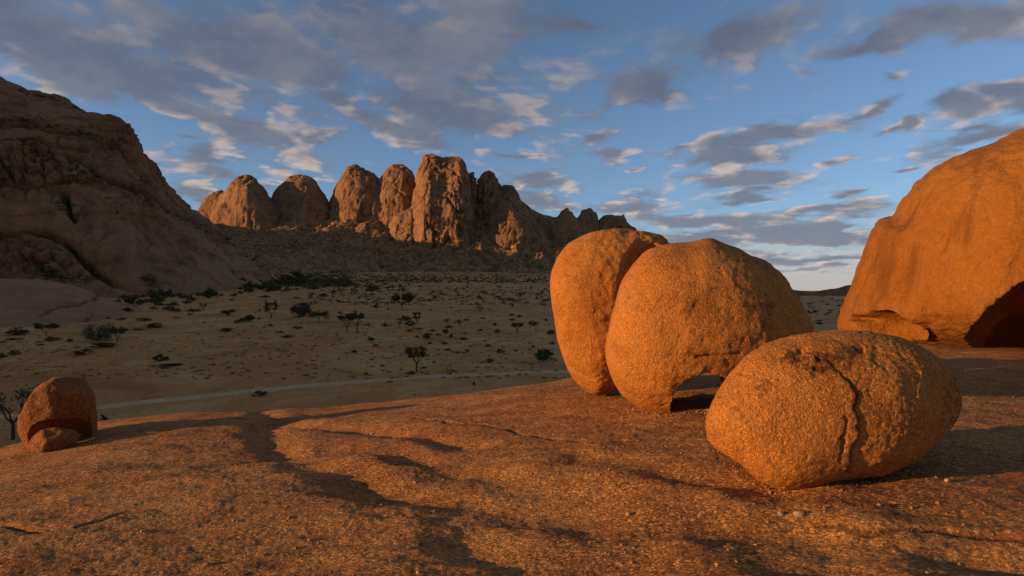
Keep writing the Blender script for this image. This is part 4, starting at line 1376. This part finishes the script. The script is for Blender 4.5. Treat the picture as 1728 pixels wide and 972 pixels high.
    med = [(457, 550, 16, 4), (471, 561, 14, 4), (501, 555, 18, 6), (567, 563, 6, 3), (632, 584, 12, 5), (597, 595, 13, 6), (618, 594, 6, 3), (645, 618, 10, 4), (678, 624, 8, 3), (648, 552, 14, 9),
           (659, 550, 10, 3), (620, 549, 12, 4), (573, 529, 10, 4), (599, 528, 8, 3), (570, 509, 10, 4), (589, 511, 13, 4), (612, 511, 13, 4), (621, 507, 9, 4), (634, 520, 15, 7), (655, 523, 6, 5),
           (637, 513, 8, 3), (562, 492, 10, 4), (546, 501, 16, 8), (501, 503, 14, 3), (448, 502, 24, 5), (391, 507, 9, 4), (365, 501, 8, 4), (438, 526, 5, 5), (437, 539, 12, 4), (707, 556, 16, 4),
           (692, 560, 11, 6), (730, 559, 13, 5), (755, 544, 11, 9), (774, 546, 14, 8), (787, 541, 12, 4), (755, 553, 20, 6), (704, 570, 10, 5), (740, 566, 12, 4), (761, 570, 11, 9), (783, 573, 19, 5),
           (784, 564, 9, 4), (725, 580, 10, 4), (749, 581, 14, 5), (755, 591, 14, 5), (771, 596, 13, 5), (788, 593, 11, 5), (823, 584, 12, 5), (818, 576, 8, 3), (870, 593, 6, 6), (900, 586, 6, 5),
           (932, 581, 12, 6), (897, 615, 8, 3), (855, 606, 8, 3), (732, 612, 7, 4), (714, 622, 13, 4), (657, 645, 12, 3), (699, 667, 8, 3), (834, 549, 12, 6), (839, 562, 13, 8), (864, 541, 13, 5),
           (863, 533, 12, 5), (878, 535, 12, 5), (922, 542, 9, 5), (815, 538, 12, 3), (811, 558, 13, 4), (735, 504, 10, 6), (726, 509, 11, 6), (761, 520, 8, 3), (780, 514, 7, 3), (726, 524, 10, 3),
           (808, 503, 9, 6), (864, 508, 14, 6), (878, 498, 13, 5), (915, 497, 7, 8), (920, 509, 12, 5), (864, 518, 6, 8), (841, 502, 11, 4), (27, 573, 28, 4), (69, 583, 15, 4), (66, 578, 12, 3),
           (117, 577, 17, 6), (234, 557, 20, 4), (5, 578, 13, 4), (297, 537, 14, 4), (243, 541, 30, 6), (345, 545, 8, 3), (320, 532, 12, 5), (205, 540, 18, 5), (180, 538, 12, 5)]
    marks = [((458, 525), 'the small upright acacia'), ((508, 522), 'the brown umbrella shaped tree'), ((540, 536), 'the low flat topped acacia'), ((595, 545), 'the touching acacia pair'),
             ((678, 510), 'the broad domed acacia'), ((703, 607), 'the lone forked acacia'), ((873, 553), 'the small forked acacia near the boulder'), ((704, 537), 'the slim oval acacia'),
             ((917, 599), 'the round dark tree beside the tall boulder'), ((751, 561), 'the tiny mid valley acacia'), ((810, 520), 'the tiny bare tree on the far plain'), ((78, 557), 'the small spreading acacia by the outcrop'),
             ((190, 566), 'the pale grey green tree'), ((270, 602), 'the round bright green bush'), ((343, 516), 'the dark twiggy tree below the hill')]
    word = {'dark': 'dark', 'dry': 'brown', 'grey': 'grey green'}
    done = {}
    for q in sorted(med, key=lambda b: min(math.hypot(b[0] - m_[0][0], b[1] - m_[0][1]) for m_ in marks)):
        kind = random.choice(['dark', 'dry', 'dark', 'dry', 'grey'])
        m_ = min(marks, key=lambda m2: math.hypot(q[0] - m2[0][0], q[1] - m2[0][1]))
        dx, dy = q[0] - m_[0][0], q[1] - m_[0][1]
        side = 'left of' if dx < 0 else 'right of'
        dep = 'behind' if dy < -4 else 'in front of'
        where = side if abs(dx) > 2.5 * abs(dy) else (dep if abs(dy) > 1.5 * abs(dx) else dep.replace(' of', '') + ' and ' + side)
        if where.startswith('in front and'): where = 'before and ' + side
        size = 'tiny' if q[2] < 9 else ('small' if q[2] < 14 else 'low wide')
        key = (word[kind], where, m_[1]); k = done.get(key, 0); done[key] = k + 1
        far_ = ['', 'second nearest ', 'third nearest ', 'fourth nearest ', 'fifth nearest ', 'sixth nearest '][min(k, 5)]
        put_bush(*q, kind, far_ + size + ' ' + word[kind] + ' bush ' + where + ' ' + m_[1], 'thorn bushes on the open valley floor')
    # dark belt of big bushes under the hill
    for i in range(62):
        t = random.random()
        px = 200 + 330 * t + random.uniform(-20, 20)
        py = np.interp(px, [150, 200, 300, 400, 480, 560], [514, 508, 503, 494, 484, 474]) + random.uniform(-8, 6)
        w = random.uniform(9, 30); h = w * random.uniform(0.35, 0.7)
        put_bush(px, py, w, h, random.choice(['dark', 'dark', 'dark', 'grey']), 'dense dark bush in the belt along the foot of the hill', 'bushes along the foot of the hill')
    for i in range(16):
        px = random.uniform(190, 330); py = random.uniform(508, 528)
        put_bush(px, py, random.uniform(10, 24), random.uniform(5, 10), random.choice(['dark', 'dry', 'grey']), 'low bush between the rock outcrop and the hill foot', 'bushes between outcrop and hill')
    # far small scrub, each still a dot of its own
    for i in range(80):
        px = random.uniform(520, 935); py = 470 + 34 * random.random() ** 0.8
        put_bush(px, py, random.uniform(4, 10), random.uniform(2, 4.5), random.choice(['dark', 'dry', 'grey']), 'tiny scrub dot on the far plain below the mountains', 'scrub on the far plain')
    for i in range(34):
        px = random.uniform(1338, 1428); py = 497 + 55 * random.random()
        k = (py - 490) / 40
        put_bush(px, py, random.uniform(6, 14) * (0.5 + 0.6 * k), random.uniform(2.5, 5) * (0.5 + 0.5 * k), random.choice(['dark', 'dry', 'grey']), 'dark bush on the plain in the gap between boulder and dome', 'bushes in the gap')

    # the rest of the scrub reads as a mass: one object
    rg = np.random.default_rng(5)
    V, Q, base = [], [], 0
    def scrub(n, X0, X1, p0, p1, s0, s1):
        nonlocal base
        pxs = rg.uniform(X0, X1, n); pys = rg.uniform(p0, p1, n)
        for a, b in zip(pxs, pys):
            x, y, z = pixel_ground(a, b, valley_z, 60, 2400, 260)
            w = rg.uniform(s0, s1); h = w * rg.uniform(0.3, 0.55)
            m = 26
            c = rg.normal(size=(m, 3)) * [w * 0.24, w * 0.24, h * 0.3]; c[:, 2] = np.abs(c[:, 2])
            v, q = leaf_quads(c + [x, y, z], w * 0.11, rg)
            V.append(v); Q.append(q + base); base += len(v)
    scrub(1300, 470, 940, 459, 477, 2, 6)
    scrub(160, 940, 1440, 492, 500, 3, 9)
    scrub(900, 520, 940, 470, 515, 0.8, 3.0)
    scrub(900, 330, 940, 498, 640, 0.25, 1.1)
    scrub(300, -40, 330, 535, 640, 0.25, 0.9)
    scrub(120, 1338, 1430, 494, 545, 0.8, 2.0)
    scrub(260, 430, 600, 459, 484, 5, 12)
    scrub(160, 440, 680, 460, 492, 3, 8)
    me = mesh_np('distant_scrub', np.vstack(V), np.vstack(Q), M_LEAF, False)
    tag(link('distant_scrub', me), 'countless scrub dots covering the far plain', 'scrub', kind='stuff')
    # scrub growing on the hill ledges
    V, Q, base = [], [], 0
    dg = bpy.context.evaluated_depsgraph_get()
    spots = []
    for line, n in ((((0, 205), (60, 212), (130, 222), (180, 245)), 40), (((60, 262), (173, 304), (277, 352), (389, 408), (450, 455)), 90),
                    (((20, 240), (70, 238)), 16), (((100, 300), (170, 312)), 20), (((108, 336), (113, 350), (122, 368)), 30), (((60, 450), (100, 470), (150, 470)), 60), (((130, 430), (180, 478)), 26), (((240, 462), (256, 474)), 12)):
        for i in range(n):
            k = rg.integers(0, len(line) - 1); t = rg.random()
            spots.append((line[k][0] * (1 - t) + line[k + 1][0] * t + rg.normal() * 6, line[k][1] * (1 - t) + line[k + 1][1] * t + rg.normal() * 4))
    for i in range(26):
        px = rg.uniform(30, 245); spots.append((px, float(np.interp(px, [q[0] for q in HILL_CREST], [q[1] for q in HILL_CREST])) + 2.5))
    for (a, b) in spots:
        hit, loc, nrm, idx, ob, mt = SC.ray_cast(dg, (0, 0, 0), ray(a, b).normalized())
        if not hit or ob.name.split('.')[0] != 'hill': continue
        w = rg.uniform(2, 6); m = 34
        c = rg.normal(size=(m, 3)) * [w * 0.26, w * 0.26, w * 0.15]; c[:, 2] = np.abs(c[:, 2])
        v, q = leaf_quads(c + np.array(loc), w * 0.10, rg)
        V.append(v); Q.append(q + base); base += len(v)
    if V:
        me = mesh_np('ledge_scrub', np.vstack(V), np.vstack(Q), M_LEAF, False)
        tag(link('ledge_scrub', me), 'dark scrub growing in the cracks and ledges of the shaded hill', 'scrub', kind='stuff')


build_plants()


def build_stones():
    """loose stones: a few on the slab, gravel, and dry grass beyond its rim"""
    def stone(x, y, z, s, seed, label, group=None):
        me = ellipsoid((0, 0, 0), (s, s * 0.8, s * 0.6), None, 20, 12)
        v, n = get_vn(me)
        set_v(me, v * (1 + 0.5 * fbm(v / s + seed, 0.9, 3))[:, None]); smooth(me)
        me.materials.append(M_STONE)
        o = link('stone', me); o.location = (x, y, z + s * 0.35); o.rotation_euler = (0, 0, seed)
        tag(o, label, 'stone', group)
    for (px, py, s, lab) in ((1350, 871, 0.050, 'pale angular stone in front of the cracked boulder, larger one of the two'), (1318, 869, 0.034, 'pale small stone left of the larger pale one in front of the cracked boulder'),
                             (1598, 812, 0.03, 'small stone right of the cracked boulder at its shadow edge')):
        x, y, z = pixel_ground(px, py, slab_z, 3, 40, 400)
        stone(x, y, z, s, px * 0.37, lab)
    rg = np.random.default_rng(77)
    # gravel grains lying on the slab
    V, Q, base = [], [], 0
    tri = np.array([(1, 1, 1), (1, -1, -1), (-1, 1, -1), (-1, -1, 1)], dtype=float)
    n = 2600
    r = rg.uniform(4.2, 16, n); a = np.radians(rg.uniform(-40, 42, n))
    x = r * np.sin(a); y = r * np.cos(a); z = slab_z(x, y)
    cubev = np.array([(-1, -1, -1), (1, -1, -1), (1, 1, -1), (-1, 1, -1), (-.6, -.7, 1), (.7, -.5, 1), (.5, .7, 1), (-.7, .5, 1)], dtype=float)
    cubeq = np.array([(0, 3, 2, 1), (4, 5, 6, 7), (0, 1, 5, 4), (1, 2, 6, 5), (2, 3, 7, 6), (3, 0, 4, 7)])
    # grit gathers where the boulders meet the slab
    gx, gy = [x], [y]
    for line, m in (([(1195, 748), (1240, 790), (1290, 822), (1330, 832), (1400, 826), (1480, 812), (1560, 790), (1620, 770)], 330), ([(1040, 675), (1075, 697), (1110, 705), (1150, 705)], 350),
                    ([(975, 660), (1010, 672), (1050, 672)], 220), ([(1150, 700), (1215, 700)], 80)):
        pts = [px_to_slab(*q) for q in line]
        k = rg.integers(0, len(pts) - 1, m); t = rg.random(m); pts = np.array(pts)
        gx.append(pts[k, 0] * (1 - t) + pts[k + 1, 0] * t + rg.normal(size=m) * 0.09); gy.append(pts[k, 1] * (1 - t) + pts[k + 1, 1] * t + rg.normal(size=m) * 0.09)
    x = np.concatenate(gx); y = np.concatenate(gy); z = slab_z(x, y); n = len(x)
    s = rg.gamma(2.0, 0.0028, n) + 0.002
    rot = rg.uniform(0, 6.28, n)
    for i in range(n):
        c, sn = math.cos(rot[i]), math.sin(rot[i])
        v = (cubev + rg.normal(size=(8, 3)) * 0.2) * s[i] * [1, 0.8, 0.6]
        v = np.stack([v[:, 0] * c - v[:, 1] * sn, v[:, 0] * sn + v[:, 1] * c, v[:, 2]], -1)
        V.append(v + [x[i], y[i], z[i] + s[i] * 0.3]); Q.append(cubeq + base); base += 8
    me = mesh_np('gravel', np.vstack(V), np.vstack(Q), M_GRAVEL, False)
    tag(link('gravel', me), 'loose gravel grains scattered over the slab', 'gravel', kind='stuff')
    # dry grass tufts between slab rim and track
    V, Q, base = [], [], 0
    n = 1500
    ys = rg.uniform(48, 210, n); pxs = rg.uniform(-20, 960, n)
    xs = (pxs - CX) / F * ys
    zs = np.maximum(valley_z(xs, ys), slab_base(xs, ys))
    keep = fbm(np.stack([xs, ys, 0 * xs], -1), 1 / 14, 3, seed=6) > -0.12
    for x, y, z in zip(xs[keep], ys[keep], zs[keep]):
        m = 12
        a = rg.uniform(0, 6.28, m); l = rg.uniform(0.12, 0.4, m); t = rg.uniform(0.05, 0.3, m)
        b = np.stack([x + rg.normal(size=m) * 0.12, y + rg.normal(size=m) * 0.12, np.full(m, z)], -1)
        tip = b + np.stack([np.cos(a) * t, np.sin(a) * t, l], -1)
        sd_ = np.stack([-np.sin(a), np.cos(a), 0 * a], -1) * 0.02
        v = np.stack([b - sd_, b + sd_, tip + sd_ * 0.3, tip - sd_ * 0.3], 1).reshape(-1, 3)
        V.append(v); Q.append(np.arange(4 * m).reshape(-1, 4) + base); base += 4 * m
    me = mesh_np('dry_grass', np.vstack(V), np.vstack(Q), M_GRASS, False)
    tag(link('dry_grass', me), 'sparse pale dry grass tufts beyond the rim of the slab', 'grass', kind='stuff')


build_stones()
